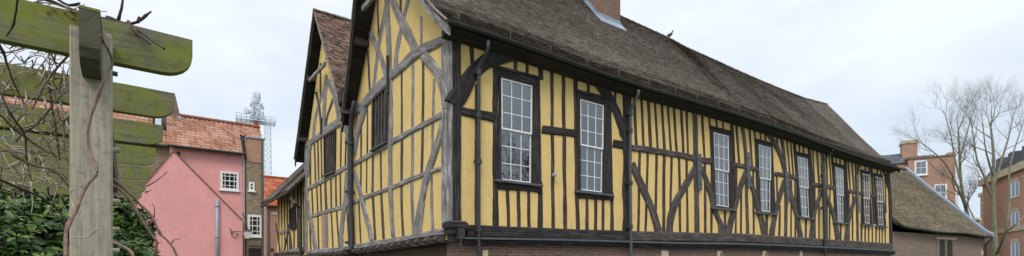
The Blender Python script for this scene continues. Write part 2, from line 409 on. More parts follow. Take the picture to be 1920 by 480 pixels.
# plaster with window openings -----------------------------------------
# glazed windows: outer casing quad, glass quad (tl, tr, br, bl), meeting rail rows (left, right), sill (left, right), sill width
WIN = [
 dict(o=[(937, 128), (1012.5, 147.5), (1015.5, 348), (934, 338)], g=[(940, 146), (997, 161), (996, 344), (941, 337)], m=(242, 252.5), s=[(932, 337.5), (1017.5, 348)], sw=5.5),
 dict(o=[(1083, 171), (1146, 187), (1149.5, 366), (1085, 359)], g=[(1088, 186), (1131, 197.5), (1129, 361.5), (1089.5, 356)], m=(272.5, 281.5), s=[(1083, 358.5), (1151, 366.5)], sw=5),
 dict(o=[(1332, 238), (1369.5, 247.5), (1378, 393), (1337.5, 389)], g=[(1338, 248), (1365, 255), (1367, 389.5), (1343, 385)], m=(317.5, 325), s=[(1337, 389.5), (1381, 394)], sw=4.5),
 dict(o=[(1416.5, 262), (1449, 270), (1455, 401), (1421, 398)], g=[(1422.5, 271), (1444.5, 277), (1444.5, 398), (1427, 395.5)], m=(334, 340), s=[(1420.5, 398), (1458, 402)], sw=4.2),
 dict(o=[(1491, 285.5), (1517.5, 292), (1527, 411), (1499, 408)], g=[(1495, 293), (1513, 298), (1517.5, 408), (1503, 405)], m=(349.5, 354.5), s=[(1498, 407), (1529.5, 411)], sw=3.8),
 dict(o=[(1561, 306), (1583, 312), (1590, 419.5), (1566.5, 417)], g=[(1566, 313), (1580, 317.5), (1582, 417), (1571, 415)], m=(364.5, 367.5), s=[(1566, 417), (1592, 420)], sw=3.5),
 dict(o=[(1614, 319.5), (1631, 324), (1636.5, 422.5), (1618.5, 420.5)], g=[(1616.2, 325), (1629, 328.5), (1631, 420), (1621.5, 418)], m=(371, 374), s=[(1617.5, 421), (1637.5, 423)], sw=3.2),
 dict(o=[(1639, 326), (1655, 330.5), (1662, 425), (1645, 423.5)], g=[(1641.2, 331), (1653, 335), (1657, 422.5), (1647.2, 421)], m=(377, 379.5), s=[(1644, 424), (1664.5, 426)], sw=3.2),
]
PR, GD = -.042, -.004
for w in WIN:
    w['O'] = [UN('R', x, y, PR) for x, y in w['o']]
    g = w['g']
    w['G'] = [UN('R', g[0][0], g[0][1], PR), UN('R', g[1][0], g[1][1], GD), UN('R', g[2][0], g[2][1], GD), UN('R', g[3][0], g[3][1], PR)]
    # heads as seen at the glass plane
    w['G'][0] = (w['G'][0][0], UN('R', g[0][0], g[0][1], GD)[1])
BOT, TOP = .95 + EYE, 5.9 + EYE
mb = MB()
cur = 0.02
for w in sorted(WIN, key=lambda q: q['G'][0][0]):
    a = min(w['G'][0][0], w['G'][3][0]) - .02; b = max(w['G'][1][0], w['G'][2][0]) + .02
    lo = min(w['G'][2][1], w['G'][3][1]) - .02; hi = max(w['G'][0][1], w['G'][1][1]) + .02
    mb.box(cur, a, 0, .16, 2.2, TOP - .05); mb.box(a, b, 0, .16, 2.2, lo); mb.box(a, b, 0, .16, hi, TOP - .05); cur = b
mb.box(cur, LEN, 0, .16, 2.2, TOP - .05)
mb.build('plaster_wall', M['plaster'], hall)
# gable walls (one front of two gables), back and far end
V1, S2 = 7.62, 14.25
mb = MB()
flatpoly(mb, 'L', [(.02, 2.2), (V1, 2.2), (V1, 5.1 + EYE), (3.72, 10.25 + EYE), (.02, 5.35 + EYE)], 0, .16)
mb.build('gable_wall', M['plaster'], hall)
mb = MB()
flatpoly(mb, 'L', [(V1, 2.2), (S2, 2.2), (S2, 5.2 + EYE), (11.1, 10.25 + EYE), (V1, 5.1 + EYE)], 0, .16)
mb.build('gable_wall', M['plaster'], hall)
mb = MB()
flatpoly(mb, 'L', [(.17, 0), (S2, 0), (S2, 5.2 + EYE), (11.1, 10.25 + EYE), (V1, 5.1 + EYE), (3.72, 10.4 + EYE), (.17, 5.35 + EYE)], LEN - .15, LEN)
mb.box(.2, LEN - .2, S2 - .15, S2, 0, 5.2 + EYE)
mb.build('rear_wall', M['brick_old'], hall)

# --- R facade timbers ---------------------------------------------------
stud_list = []
def stud(fac, pts, w, mat): stud_list.append((fac, pts, w, mat))
# each: (x top, y top, x bottom, y bottom, width)
RA = [(884, 84, 886, 135, 8.5), (893.5, 158, 893, 424, 6), (928.5, 118, 929, 424, 10.5),
 (951, 355, 953.5, 426, 6), (972, 357, 972.5, 427, 6.5), (991, 359, 992, 428, 6), (1012.5, 340, 1012.5, 430, 9), (966, 110, 966, 137, 7), (988, 116, 988, 143, 6), (1013, 125, 1014, 150, 8.5),
 (1034.5, 130, 1037, 431, 6.2), (1056, 138, 1059.6, 432, 6.5), (1078.5, 140, 1083, 433, 7.5), (1103, 148, 1103, 178, 5.5),
 (1153, 163, 1153.5, 205, 4.5), (1100.5, 368, 1100.5, 433, 5.5), (1116.5, 369, 1116.5, 434, 5.5), (1130.5, 371, 1130.5, 434, 5.2), (1147, 360, 1147.5, 434, 6.5)]
RB = [(1188.5, 172, 1193, 273, 5.2), (1202, 180, 1207, 277, 4.6), (1215, 185, 1220, 279, 5.8), (1228, 190, 1233, 282, 4), (1241, 193, 1246, 284, 5), (1252, 196, 1258, 286, 4), (1263, 198, 1269, 289, 4.6),
 (1277, 201, 1281, 290, 5), (1287, 204, 1290, 293, 4), (1316, 212, 1321, 298, 4.2), (1329, 214, 1331, 242, 3.8), (1342.6, 218, 1344.5, 243, 3.6), (1354.6, 222, 1356.5, 248, 3.6),
 (1199, 282, 1196.5, 438, 4.6), (1214.5, 286, 1210, 438, 4.4), (1231, 289, 1229.5, 395, 4.5), (1245, 291, 1244, 438, 5.6), (1259, 294, 1257, 395, 4.2), (1273, 296, 1275, 438, 4.4),
 (1287, 298, 1289, 438, 4.2), (1321.5, 303, 1322.5, 438, 4.5), (1334, 305, 1333.5, 438, 4.2), (1359, 396, 1359, 439, 4.6)]
RC = [(1380, 231, 1386, 307, 4.2), (1405, 240, 1410, 315, 3.8), (1414, 242, 1416.5, 266, 3.4), (1425, 245, 1426.5, 266, 2.8), (1434, 248, 1435.5, 268, 3.2),
 (1380.5, 311, 1379, 440, 3.8), (1389.5, 350, 1389, 440, 3.8), (1412, 318, 1413, 441, 3.8), (1437.5, 403, 1437, 442, 5),
 (1456.5, 255, 1458, 280, 3.4), (1475, 260, 1481, 331, 3.2), (1482, 263, 1487.5, 334, 3.0), (1498, 268, 1499, 290, 3), (1505.5, 271, 1507, 292, 3),
 (1456, 330, 1458, 388, 3.4), (1462, 385, 1461, 443, 3.6), (1483.5, 337, 1483, 445, 3.0), (1490.5, 337, 1491, 446, 3.2), (1511, 411, 1510.5, 448, 3.8),
 (1523, 275, 1527, 345, 3), (1531, 278, 1535.5, 347, 3), (1548, 284, 1551, 350, 3), (1554.5, 288, 1558.5, 352, 3), (1527.5, 347, 1528, 448, 3.2), (1535, 350, 1535.5, 449, 3), (1550, 355, 1551, 449, 3), (1556, 353, 1555.5, 450, 3),
 (1567, 291, 1568, 310, 3), (1574.5, 293, 1575.5, 312, 3), (1576, 418, 1576, 451, 3.2), (1589.5, 297, 1594, 357, 3), (1596.5, 300, 1601, 359, 3),
 (1591.5, 360, 1592, 452, 3), (1598.5, 361, 1598.5, 452, 3), (1615, 362, 1615, 454, 3.6), (1622, 306, 1622.5, 322, 2.8), (1629, 309, 1630, 325, 2.8), (1644, 314, 1644.5, 329, 2.8), (1651, 316, 1652, 331, 2.8),
 (1622, 422, 1622, 455, 2.6), (1628.7, 423, 1628.7, 455, 2.6), (1635.5, 424, 1635.5, 455, 2.6), (1642.5, 425, 1642.5, 456, 2.6), (1648.7, 426, 1648.7, 456, 2.4), (1654, 427, 1654, 456, 2.4), (1659.5, 427, 1659.5, 457, 2.4), (1659, 319, 1661, 400, 2.6)]
for x0, y0, x1, y1, w in RA: stud('R', [(x0, y0), (x1, y1)], w, 'wood_dark' if w > 8 else 'wood_stud')
for x0, y0, x1, y1, w in RB + RC:
    mx = (x0 + x1) / 2 + random.uniform(-.10, .10) * w * (1 if y1 - y0 > 60 else 0)
    stud('R', [(x0, y0), (mx, (y0 + y1) / 2), (x1, y1)], w * .98, 'wood_stud')
def piece(name, fac, pts, w, mat, proud, w2=None, jit=.085, **props):
    mb = MB(); member(mb, fac, pts, w, proud, jit, w2=w2); return mb.build(name, M[mat], hall, **props)
# posts
piece('post', 'R', [(1175, 150), (1175, 436)], 15.5, 'wood_dark', .06)
piece('post', 'R', [(1302, 205), (1304, 300), (1306.5, 438)], 8.2, 'wood_mid', .05)
piece('post', 'R', [(1371, 226), (1375, 300), (1377, 395)], 5, 'wood_dark', .045)
piece('post', 'R', [(1391, 236), (1397, 290), (1401, 440)], 5, 'wood_mid', .05)
piece('post', 'R', [(1464.5, 256), (1472, 325), (1472.5, 444)], 5, 'wood_mid', .05)
piece('post', 'R', [(1488.5, 264), (1494, 340)], 4, 'wood_dark', .05)
piece('post', 'R', [(1516, 273), (1523, 350), (1526, 405)], 4.6, 'wood_dark', .045)
piece('post', 'R', [(1541, 281), (1545, 350), (1546.5, 448)], 5, 'wood_mid', .05)
piece('post', 'R', [(1559, 288), (1564, 350), (1565, 380)], 3.6, 'wood_dark', .045)
piece('post', 'R', [(1583.5, 296), (1588, 360), (1591, 415)], 4, 'wood_dark', .045)
piece('post', 'R', [(1603.5, 302), (1606, 360), (1607.5, 453)], 3.6, 'wood_mid', .05)
piece('post', 'R', [(1633, 311), (1636, 366), (1639, 420)], 3.8, 'wood_dark', .045)
piece('post', 'R', [(1664.5, 312), (1668, 380), (1670, 458)], 5, 'wood_dark', .06)
# rails
piece('rail', 'R', [(862, 208), (893, 214), (926, 220)], 17, 'wood_dark', .045)
piece('rail', 'R', [(1016, 241.5), (1045, 246), (1079, 251.5)], 14.5, 'wood_dark', .045)
piece('rail', 'R', [(1149, 269), (1169, 272.5)], 13.5, 'wood_dark', .045)
piece('rail', 'R', [(1184, 276.5), (1215, 281), (1245, 286.5), (1280, 292), (1312, 299), (1333, 302)], 11, 'wood_mid', .05)
piece('rail', 'R', [(1373, 308), (1396, 312.5), (1420, 318)], 8.8, 'wood_mid', .05)
piece('rail', 'R', [(1452, 326), (1470, 328.5), (1493, 333.5)], 8, 'wood_mid', .05)
piece('rail', 'R', [(1520, 345), (1540, 348.5), (1565, 352.5)], 7.5, 'wood_mid', .05)
piece('rail', 'R', [(1587, 357.5), (1602, 360), (1617, 363)], 6.6, 'wood_mid', .05)
piece('rail', 'R', [(1632, 366.5), (1641, 368)], 5, 'wood_mid', .05)
piece('rail', 'R', [(934, 347), (1014, 355)], 15, 'wood_dark', .05)
piece('rail', 'R', [(1084, 365), (1149, 371.5)], 12, 'wood_dark', .05)
# braces
B = [([(850, 196), (864, 170), (878, 148), (900, 124), (925, 109), (962, 99)], 31, 'wood_dark', 30), ([(1116, 148), (1137, 177), (1155, 209), (1170, 254)], 17, 'wood_dark', 15),
 ([(1183, 306), (1197, 336), (1209, 362), (1221, 389), (1233, 434)], 12.5, 'wood_mid', 13), ([(1303, 316), (1287, 342), (1272, 368), (1262, 392), (1256, 415), (1254, 436)], 11, 'wood_mid', 13.5),
 ([(1308, 306), (1316, 320), (1325, 343), (1333, 366), (1341, 398), (1349, 418), (1353, 438)], 8, 'wood_mid', 10),
 ([(1398, 322), (1389, 348), (1381, 375), (1374, 398), (1368, 422), (1365, 440)], 8.5, 'wood_mid', 11),
 ([(1401, 325), (1406, 337), (1413, 361), (1420, 390), (1428, 417), (1432, 440)], 8, 'wood_mid', 9),
 ([(1438, 250), (1447.5, 262), (1456, 277), (1464, 296), (1470, 322)], 8, 'wood_mid', 6),
 ([(1471, 338), (1463, 363), (1457, 385), (1451, 412), (1446, 441)], 7.5, 'wood_mid', 9.5),
 ([(1475, 336), (1480, 355), (1487, 382), (1494, 408), (1500, 445)], 7.5, 'wood_mid', 9),
 ([(1541, 356), (1531, 383), (1525, 404), (1521, 447)], 7, 'wood_mid', 8),
 ([(1545, 358), (1550, 372), (1558, 391), (1565, 415), (1570, 449)], 7, 'wood_mid', 7.5),
 ([(1619, 302), (1612, 309), (1607, 320), (1605.5, 340)], 6, 'wood_mid', 5),
 ([(1604, 368), (1596, 393), (1590, 415), (1585, 452)], 6, 'wood_mid', 7),
 ([(1648, 314), (1656, 320), (1661, 335), (1664, 352)], 5.5, 'wood_dark', 3)]
for p, w, m, w2 in B: piece('brace', 'R', p, w, m, .055 + random.uniform(-.004, .008), w2)
# wall plate and sill beams
TP = [(849, 66), (960, 95), (1060, 127), (1160, 154), (1260, 183), (1360, 212), (1460, 241), (1530, 266), (1610, 291), (1667, 307)]
piece('wall_plate', 'R', TP, 24, 'wood_dark', .075, 12, .02)
piece('sill_beam', 'R', [(862, 427.5), (960, 431), (1060, 435), (1175, 438.5)], 12.5, 'wood_dark', .08, 11, .02)
piece('sill_beam', 'R', [(872, 438.5), (960, 441), (1060, 444), (1175, 447)], 10.5, 'wood_dark', .11, 10, .02)
piece('sill_beam', 'R', [(1180, 442.5), (1240, 444), (1340, 445.5), (1400, 447), (1500, 453), (1610, 459.5), (1671, 463.5)], 19.5, 'wood_mid', .085, 13.5, .015)
LE = [(864, 446.8), (1060, 450.5), (1180, 453.8), (1270, 456.3), (1340, 457), (1400, 458.2), (1440, 459.5), (1500, 462), (1610, 467), (1674, 470.5)]
mb = MB(); member(mb, 'R', LE, 4.6, .19, .01, .02, 3.4); mb.build('lead_ledge', M['lead'], hall)
mb = MB(); member(mb, 'R', [(x, y + 5.2 - (x - 864) * .0022) for x, y in LE], 5.5, .13, .02, .02, 3.5); member(mb, 'R', [(x, y + 9.8 - (x - 864) * .0042) for x, y in LE], 4, .09, .02, .02, 2.6)
mb.build('ledge_moulding', M['wood_dark'], hall)
# undercroft masonry
mb = MB(); mb.box(.12, LEN, .03, .5, 0, 2.62); mb.build('undercroft_wall', M['brick_old'], hall)
mb = MB(); mb.box(.55, .95, .5, S2, 0, 2.3); mb.build('undercroft_wall', M['brick_old'], hall)
mb = MB()
for px, w in ((1345, 17), (1430, 16), (1240, 20), (905, 8), (1500, 12)):
    mb = MB(); a, z = UN('R', px, 472); k = w / F * 17; mb.box(a, a + k, -.015, .2, z - .35, z + .04); mb.build('stone_block', M['stone'], hall)
for px in (1349, 1434):
    mb = MB(); a, z = UN('R', px, 477); mb.lathe((a + .12, -.02, z), [(0, -.01), (.10, -.01), (.10, .02), (0, .02)], 14, (0, 1, 0)); mb.build('stone_roundel', M['stone_dark'], hall)

# --- windows ------------------------------------------------------------
def lerp2(a, b, t): return (a[0] + (b[0] - a[0]) * t, a[1] + (b[1] - a[1]) * t)
def bil(G, u, v):  # G tl,tr,br,bl ; v from bottom
    return lerp2(lerp2(G[3], G[2], u), lerp2(G[0], G[1], u), v)
for i, w in enumerate(WIN):
    O, G = w['O'], w['G']; mb = MB()
    for k in range(4):
        k2 = (k + 1) % 4; flatpoly(mb, 'R', [O[k], O[k2], G[k2], G[k]], PR - (.006 if k == 0 else 0), .12)
    # small drip head
    bar(mb, 'R', (O[0][0] - .02, O[0][1] + .015), (O[1][0] + .02, O[1][1] + .015), .06, PR - .04, .0)
    win = mb.build('window', M['wood_dark'], hall)
    win['label'] = ['tall sash window beside the corner downpipe with a warm lamp behind it', 'tall sash window with a maroon drape behind it', 'tall narrow sash window with white blind'][min(i, 2)] if i < 2 else 'tall narrow sash window with a white blind'
    mb = MB(); us = G
    # meeting fraction
    ml = UN('R', w['g'][0][0], w['m'][0], GD)[1]; f = (ml - G[3][1]) / (G[0][1] - G[3][1])
    def sash(v0, v1, d0, d1):
        fr, mu = .042, .020
        c = [bil(G, 0, v1), bil(G, 1, v1), bil(G, 1, v0), bil(G, 0, v0)]
        for k in range(4):
            p, q = c[k], c[(k + 1) % 4]; cx, cz = (c[0][0] + c[2][0]) / 2, (c[0][1] + c[2][1]) / 2
            if k in (0, 2): bar(mb, 'R', (p[0], p[1] + (-fr / 2 if k == 0 else fr / 2)), (q[0], q[1] + (-fr / 2 if k == 0 else fr / 2)), fr, d0, d1)
            else: bar(mb, 'R', (p[0] + (-fr / 2 if k == 1 else fr / 2), p[1]), (q[0] + (-fr / 2 if k == 1 else fr / 2), q[1]), fr, d0 - .0015, d1 - .0015)
        for r in (1, 2):
            v = v0 + (v1 - v0) * r / 3; bar(mb, 'R', bil(G, 0, v), bil(G, 1, v), mu, d0 + .006, d1 - .002)
            bar(mb, 'R', bil(G, r / 3, v0), bil(G, r / 3, v1), mu, d0 + .004, d1 - .004)
    sash(f, 1, GD - .025, GD + .010); sash(0, f + .012, GD + .012, GD + .042)
    mb.build('sash', M['white'], win)
    mb = MB()
    flatpoly(mb, 'R', [bil(G, 0, f), bil(G, 1, f), bil(G, 1, 1), bil(G, 0, 1)], GD - .002, GD + .002)
    flatpoly(mb, 'R', [bil(G, 0, 0), bil(G, 1, 0), bil(G, 1, f), bil(G, 0, f)], GD + .028, GD + .032)
    mb.build('pane', M['glass'], win)
    mb = MB(); sl, sr = UN('R', *w['s'][0], -.12), UN('R', *w['s'][1], -.12)
    hgt = w['sw'] / F * (11.5 + sl[0] * .59) * .75
    flatpoly(mb, 'R', [(sl[0] - .02, sl[1] - hgt / 2), (sr[0] + .02, sr[1] - hgt / 2), (sr[0] + .02, sr[1] + hgt / 2), (sl[0] - .02, sl[1] + hgt / 2)], -.13, .03)
    mb.build('sill', M['lead'], win)
    # dark room behind
    a0, a1 = min(G[0][0], G[3][0]) - .018, max(G[1][0], G[2][0]) + .018; z0, z1 = G[3][1] - .018, max(G[0][1], G[1][1]) + .018
    mb = MB(); e = .25 if i < 2 else .05; D = 1.2 if i < 2 else .5
    for (xa, xb, ya, yb, za, zb) in ((a0 - e, a1 + e, D, D + .03, z0 - e, z1 + e), (a0 - e - .03, a0 - e, .165, D, z0 - e, z1 + e), (a1 + e, a1 + e + .03, .165, D, z0 - e, z1 + e), (a0 - e, a1 + e, .165, D, z0 - e - .03, z0 - e), (a0 - e, a1 + e, .165, D, z1 + e, z1 + e + .03)):
        mb.box(xa, xb, ya, yb, za, zb)
    mb.build('dark_interior', M['maroon' if i < 2 else 'dark'], win)
    # blind or curtain: gently folded sheet
    mb = MB(); n = 24
    c0, c1 = (a1 - .26, a1 - .02) if i < 2 else (a0 + .02, a0 + (a1 - a0) * .80)
    o = len(mb.v)
    for k in range(n + 1):
        x = c0 + (c1 - c0) * k / n; y = (.12 if i < 2 else .062) + (.02 if i < 2 else .006) * sin(k * 1.6)
        for yy in (y, y + .012):
            mb.v += [(x, yy, z0 + .02), (x, yy, z1 - .01)]
    for k in range(n):
        q = o + k * 4; mb.face((q, q + 4, q + 5, q + 1)); mb.face((q + 2, q + 3, q + 7, q + 6))
    mb.build('curtain', M['curtain'], win, smooth=True)
    if i == 0:
        mb = MB(); a, z = UN('R', 944, 283, .45); mb.lathe((a, .45, z), [(0, -.03), (.022, -.018), (.028, 0), (.02, .02), (0, .03)], 10)
        bm_ = bpy.data.materials.new('lamp_glow'); bm_.use_nodes = True; bb = bm_.node_tree.nodes['Principled BSDF']
        bb.inputs['Emission Color'].default_value = (1, .6, .25, 1); bb.inputs['Emission Strength'].default_value = 45
        mb.build('lamp_bulb', bm_, win)

# --- corner post ---------------------------------------------------------
aR, _ = UN('R', 862.5, 300); sL, _ = UN('L', 831, 300)
mb = MB()
n = 16
for i in range(n + 1): pass
zz = lin(2.45, 5.45 + EYE, n); o = len(mb.v); acc = 0
for i, z in enumerate(zz):
    j = lambda: random.uniform(-.008, .008)
    mb.v += [(-.05 + j(), sL + j(), z), (-.055 + j(), .0 + j(), z), (-.03 + j(), -.045, z), (aR + j(), -.05, z), (aR, .1, z), (.1, sL, z)]
for i in range(n):
    for k in range(6):
        k2 = (k + 1) % 6; a = o + i * 6; mb.face((a + k, a + k2, a + 6 + k2, a + 6 + k), [(zz[i], k * .13), (zz[i], k * .13 + .13), (zz[i + 1], k * .13 + .13), (zz[i + 1], k * .13)])
mb.face([o + k for k in range(6)]); mb.face([o + n * 6 + k for k in range(6)])
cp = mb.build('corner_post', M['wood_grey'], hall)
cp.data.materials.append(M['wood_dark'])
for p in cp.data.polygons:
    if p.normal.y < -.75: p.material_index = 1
piece('post', 'R', [(857.5, 84), (857.5, 422)], 9, 'wood_dark', .075, None, .02)

# --- L facade timbers ------------------------------------------------------
G_ = 'wood_grey'
piece('tie_beam', 'L', [(838, 72), (819, 81), (779, 101), (758, 122), (729, 147), (698, 179), (679, 198), (660, 213)], 17, G_, .06, 15)
piece('tie_beam', 'L', [(656, 216), (642, 226), (620, 240), (600, 255), (574, 274)], 14, G_, .06, 11)
piece('rail', 'L', [(834, 213), (800, 231), (772, 246), (740, 264), (700, 287), (665, 307), (640, 319)], 10.5, G_, .045, 8)
piece('rail', 'L', [(640, 320), (610, 337), (576, 355)], 8.5, G_, .045, 7)
piece('rail', 'L', [(834, 314), (815, 320), (772, 336), (735, 351), (700, 364.5), (682, 372), (662, 380), (643, 387.5)], 8, G_, .045, 6.5)
piece('rail', 'L', [(643, 388), (610, 397.5), (576, 409)], 7, G_, .045, 6)
piece('sill_beam', 'L', [(850, 431), (835, 434.5), (783, 443.5), (707, 456.5), (640, 467)], 14, G_, .09, 8.5)
piece('sill_beam', 'L', [(640, 467), (577, 474)], 8.5, G_, .09, 7)
LB = [([(733, -12), (745, 20), (756, 43.5), (765, 62), (774.5, 82), (780, 100)], 14.5, 14), ([(795, 104), (806, 116), (820, 134), (829, 155), (835, 179), (838.5, 204)], 17, 13),
 ([(696, 60), (701, 75), (707, 88), (714, 106), (720, 124), (726, 141)], 8, 7), ([(832, 228), (826, 252), (818, 278), (808, 312), (798, 345), (791, 380), (787, 407), (784, 440)], 10, 13),
 ([(665, 322), (671, 342), (678, 368), (685, 395), (692, 422), (697, 450)], 6.5, 8), ([(652, 322), (650, 350), (648, 375), (645, 400), (641, 440), (640, 462)], 6, 7.5),
 ([(685, 203), (681, 216), (675, 235), (669, 259), (665, 290)], 9, 7), ([(640, 226), (645, 234), (651, 247), (655, 268), (657, 300)], 9, 8),
 ([(616, 150), (621, 162), (629, 180), (635, 202), (638, 224)], 8.5, 9), ([(583, 272), (580, 288), (578, 312), (577.5, 330)], 5.5, 4.5), ([(574.5, 352), (578, 385), (583, 408), (588, 434), (592, 470)], 5.5, 6)]
for p, w, w2 in LB: piece('brace', 'L', p, w, G_, .055 + random.uniform(-.004, .008), w2)
piece('king_post', 'L', [(726, -12), (728.7, 57), (731, 150)], 8, G_, .05)
piece('king_post', 'L', [(612.5, 140), (610, 182), (606.5, 248)], 5, G_, .05)
piece('post', 'L', [(732.6, 148), (733, 268), (733, 355), (738, 444)], 8, G_, .05, 6.5)
piece('post', 'L', [(660, 205), (658, 300), (661, 462)], 9, 'wood_mid', .07, 8)
piece('post', 'L', [(574.5, 268), (575.5, 474)], 4.5, G_, .05)
LS = [([(727, -5), (721, 30), (712, 75), (705, 130), (699, 178)], 5.5), ([(767, -5), (756, 38), (750, 66), (744, 100), (741, 128)], 6.5), ([(708, -10), (709, 40), (711, 70)], 2.8), ([(690, 93), (692, 140), (694, 180)], 3.2), ([(751, -8), (752, 24)], 3.6), ([(790, 30), (790.6, 92)], 4.4),
 ([(753.5, 126), (753.5, 258)], 3), ([(774.5, 110), (773.6, 246)], 4.5), ([(794, 108), (793, 234)], 4), ([(814, 148), (813, 224)], 4.5), ([(689, 195), (689, 292)], 2.6), ([(678, 215), (677, 300)], 2.6), ([(700, 183), (700, 288)], 3.6),
 ([(754, 258), (753, 345)], 4), ([(774, 246), (773, 336)], 4.5), ([(793, 236), (791, 330)], 4), ([(812, 226), (810.5, 300)], 4.4), ([(714, 281), (715, 360)], 2.8), ([(699.5, 290), (698.5, 366)], 3.8), ([(677, 302), (676.5, 375)], 2.6), ([(688, 295), (687.5, 362)], 2.2),
 ([(699, 366), (701, 405), (704.5, 458)], 4), ([(715, 360), (717, 400), (720, 456)], 4), ([(753, 345), (753.5, 390), (757, 449)], 4), ([(773, 338), (773, 390), (776, 446)], 5), ([(809.5, 326), (810, 380), (811.5, 440)], 4.5), ([(673, 380), (677, 460)], 2.6), ([(651, 390), (654.5, 464)], 2.6), ([(683.5, 374), (686, 398)], 2.4),
 ([(612, 158), (604, 178), (597, 200), (591, 228), (587.5, 264)], 4.8), ([(626, 183), (618, 205), (613, 222), (610, 248)], 4.2), ([(593, 172), (597, 190), (600, 212), (603, 240)], 4), ([(601, 118), (601, 182)], 2.6),
 ([(582, 276), (582, 352)], 2.8), ([(590, 270), (592, 348)], 2.5), ([(596, 264), (598, 344)], 2.5), ([(602, 258), (604, 342)], 2.5), ([(640, 238), (638.5, 322)], 2.6), ([(649, 252), (647.5, 318)], 2.4),
 ([(585, 352), (587, 407)], 2.5), ([(594, 348), (596, 403)], 2.5), ([(601, 343), (603, 400)], 2.5), ([(610, 336), (612, 398)], 4), ([(620.5, 332), (621.5, 396)], 2.8), ([(629.5, 328), (631, 393)], 3), ([(638, 324), (639, 390)], 2.6),
 ([(581, 408), (583, 472)], 2.4), ([(596, 403), (598, 470)], 2.5), ([(612, 398), (613.5, 470)], 5), ([(621, 395), (625, 468)], 2.6), ([(631, 392), (636, 467)], 2.8), ([(569.5, 360), (570, 474)], 2)]
for p, w in LS: stud('L', p, w * 1.12, G_ if w > 4.2 else 'wood_mid')
# brick nogging panel
mb = MB(); flatpoly(mb, 'L', [UN('L', 603.5, 401), UN('L', 609.5, 399), UN('L', 611, 466), UN('L', 604.5, 467)], -.02, .02); mb.build('brick_panel', M['brick_red'], hall)
# louvred openings
for q, sill in (([(702, 187), (731, 160), (729.5, 266), (701, 283)], [(701, 284), (730, 267)]), ([(610, 256), (630.5, 244), (629.5, 322), (611, 330)], [(610, 331), (631, 322)])):
    Q = [UN('L', *p) for p in q]; mb = MB(); flatpoly(mb, 'L', Q, -.012, .03); wn = mb.build('louvre_window', M['dark'], hall)
    mb = MB()
    for k in range(4):
        bar(mb, 'L', Q[k], Q[(k + 1) % 4], .09, -.07 - k * .002, .02)
    mb.build('window_frame', M['wood_dark'], wn)
    for k in range(1, 5):
        mb = MB(); p, r = lerp2(Q[0], Q[1], k / 5), lerp2(Q[3], Q[2], k / 5); bar(mb, 'L', p, r, .085, -.055, .0); mb.build('mullion', M['wood_mid'], wn)
    mb = MB(); bar(mb, 'L', UN('L', *sill[0]), UN('L', *sill[1]), .05, -.15, .0); mb.build('sill', M['lead'], wn)
# studs: the hundred largest one by one, the rest together
def area(s): return s[2] * sum(hypot(a[0] - b[0], a[1] - b[1]) for a, b in zip(s[1], s[1][1:]))
stud_list.sort(key=area, reverse=True)
for fac, pts, w, mat in stud_list[:99]:
    mb = MB(); member(mb, fac, pts, w, .016 if fac == 'R' else .014, .08); mb.build('stud', M[mat], hall)
mb = MB()
for fac, pts, w, mat in stud_list[99:]: member(mb, fac, pts, w, .016 if fac == 'R' else .014, .08)
mb.build('stud', M['wood_stud'], hall, kind='stuff')
# iron tie on the first gable
mb = MB(); p, q = UN('L', 732, 106), UN('L', 732.5, 175); bar(mb, 'L', p, q, .07, -.13, -.06); mb.build('iron_strap', M['iron'], hall)
mb = MB(); p, q = UN('L', 606.5, 222), UN('L', 605.5, 252); bar(mb, 'L', p, q, .08, -.12, -.06); mb.build('iron_strap', M['iron'], hall)
# steel straps with bolts on the long front
for (x0, y0, x1, y1, w) in ((1307, 289, 1309, 357, 8.5), (1398.5, 286, 1401.5, 351, 7), (1471.5, 322, 1474.5, 381, 6), (1604.5, 328, 1607, 399, 5)):
    mb = MB(); p, q = UN('R', x0, y0), UN('R', x1, y1); ww = w / F * (11.5 + p[0] * .59) * 1.15 / (.807 - .59 * (x0 - X0) / F) * .8
    bar(mb, 'R', p, q, ww, -.09, -.03); st = mb.build('iron_strap', M['strap'], hall)
    for k in range(6):
        mb = MB(); c = lerp2(p, q, (k // 2 + .5) / 3); mb.lathe((c[0] + (-1 if k % 2 else 1) * ww * .3, -.085, c[1]), [(0, -.03), (.018, -.028), (.022, 0), (0, 0)], 8, (0, 1, 0)); mb.build('bolt', M['iron'], st)
# jetty joists
for (x, y) in [(825, 448.5), (807, 451), (789, 453.5), (773, 456), (757, 458.5), (743, 460.5), (730, 462.5), (716, 464.5), (703, 466.5), (692, 468), (681, 469.5), (670, 471), (647, 474), (636, 475), (627, 476), (618, 477), (609, 478), (601, 478.5), (593, 479.5), (585, 480.5)]:
    s, z = UN('L', x, y, -.1); h = .085; mb = MB(); prof = []
    for k in range(10):
        a = pi * k / 9; prof.append((-.10 - .17 * sin(a) if k not in (0, 9) else -.0, z + h * cos(a)))
    prof = [(.7, z + h)] + prof + [(.7, z - h)]
    mb.prism([(p[0], s - .095, p[1]) for p in prof], [(p[0], s + .095, p[1]) for p in prof]); mb.build('joist', M['wood_mid'], hall)
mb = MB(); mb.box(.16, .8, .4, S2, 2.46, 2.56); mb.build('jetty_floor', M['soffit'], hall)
# corner bracket under the corner post
mb = MB(); mb.box(-.16, .32, -.20, .24, 2.48, 2.60); mb.box(-.12, .22, -.15, .2, 2.33, 2.48); mb.box(-.06, .16, -.1, .15, 2.14, 2.33)
cb = mb.build('corner_bracket', M['wood_dark'], hall)
mb = MB(); mb.box(-.17, .26, -.215, .10, 2.60, 2.635); mb.build('lead_cap', M['lead'], cb)
mb = MB(); mb.box(.02, .2, -.24, -.16, 2.2, 2.46); mb.tube([(.11, -.2, 2.2), (.11, -.2, 1.95)], .035); mb.build('iron_hanger', M['iron'], cb)

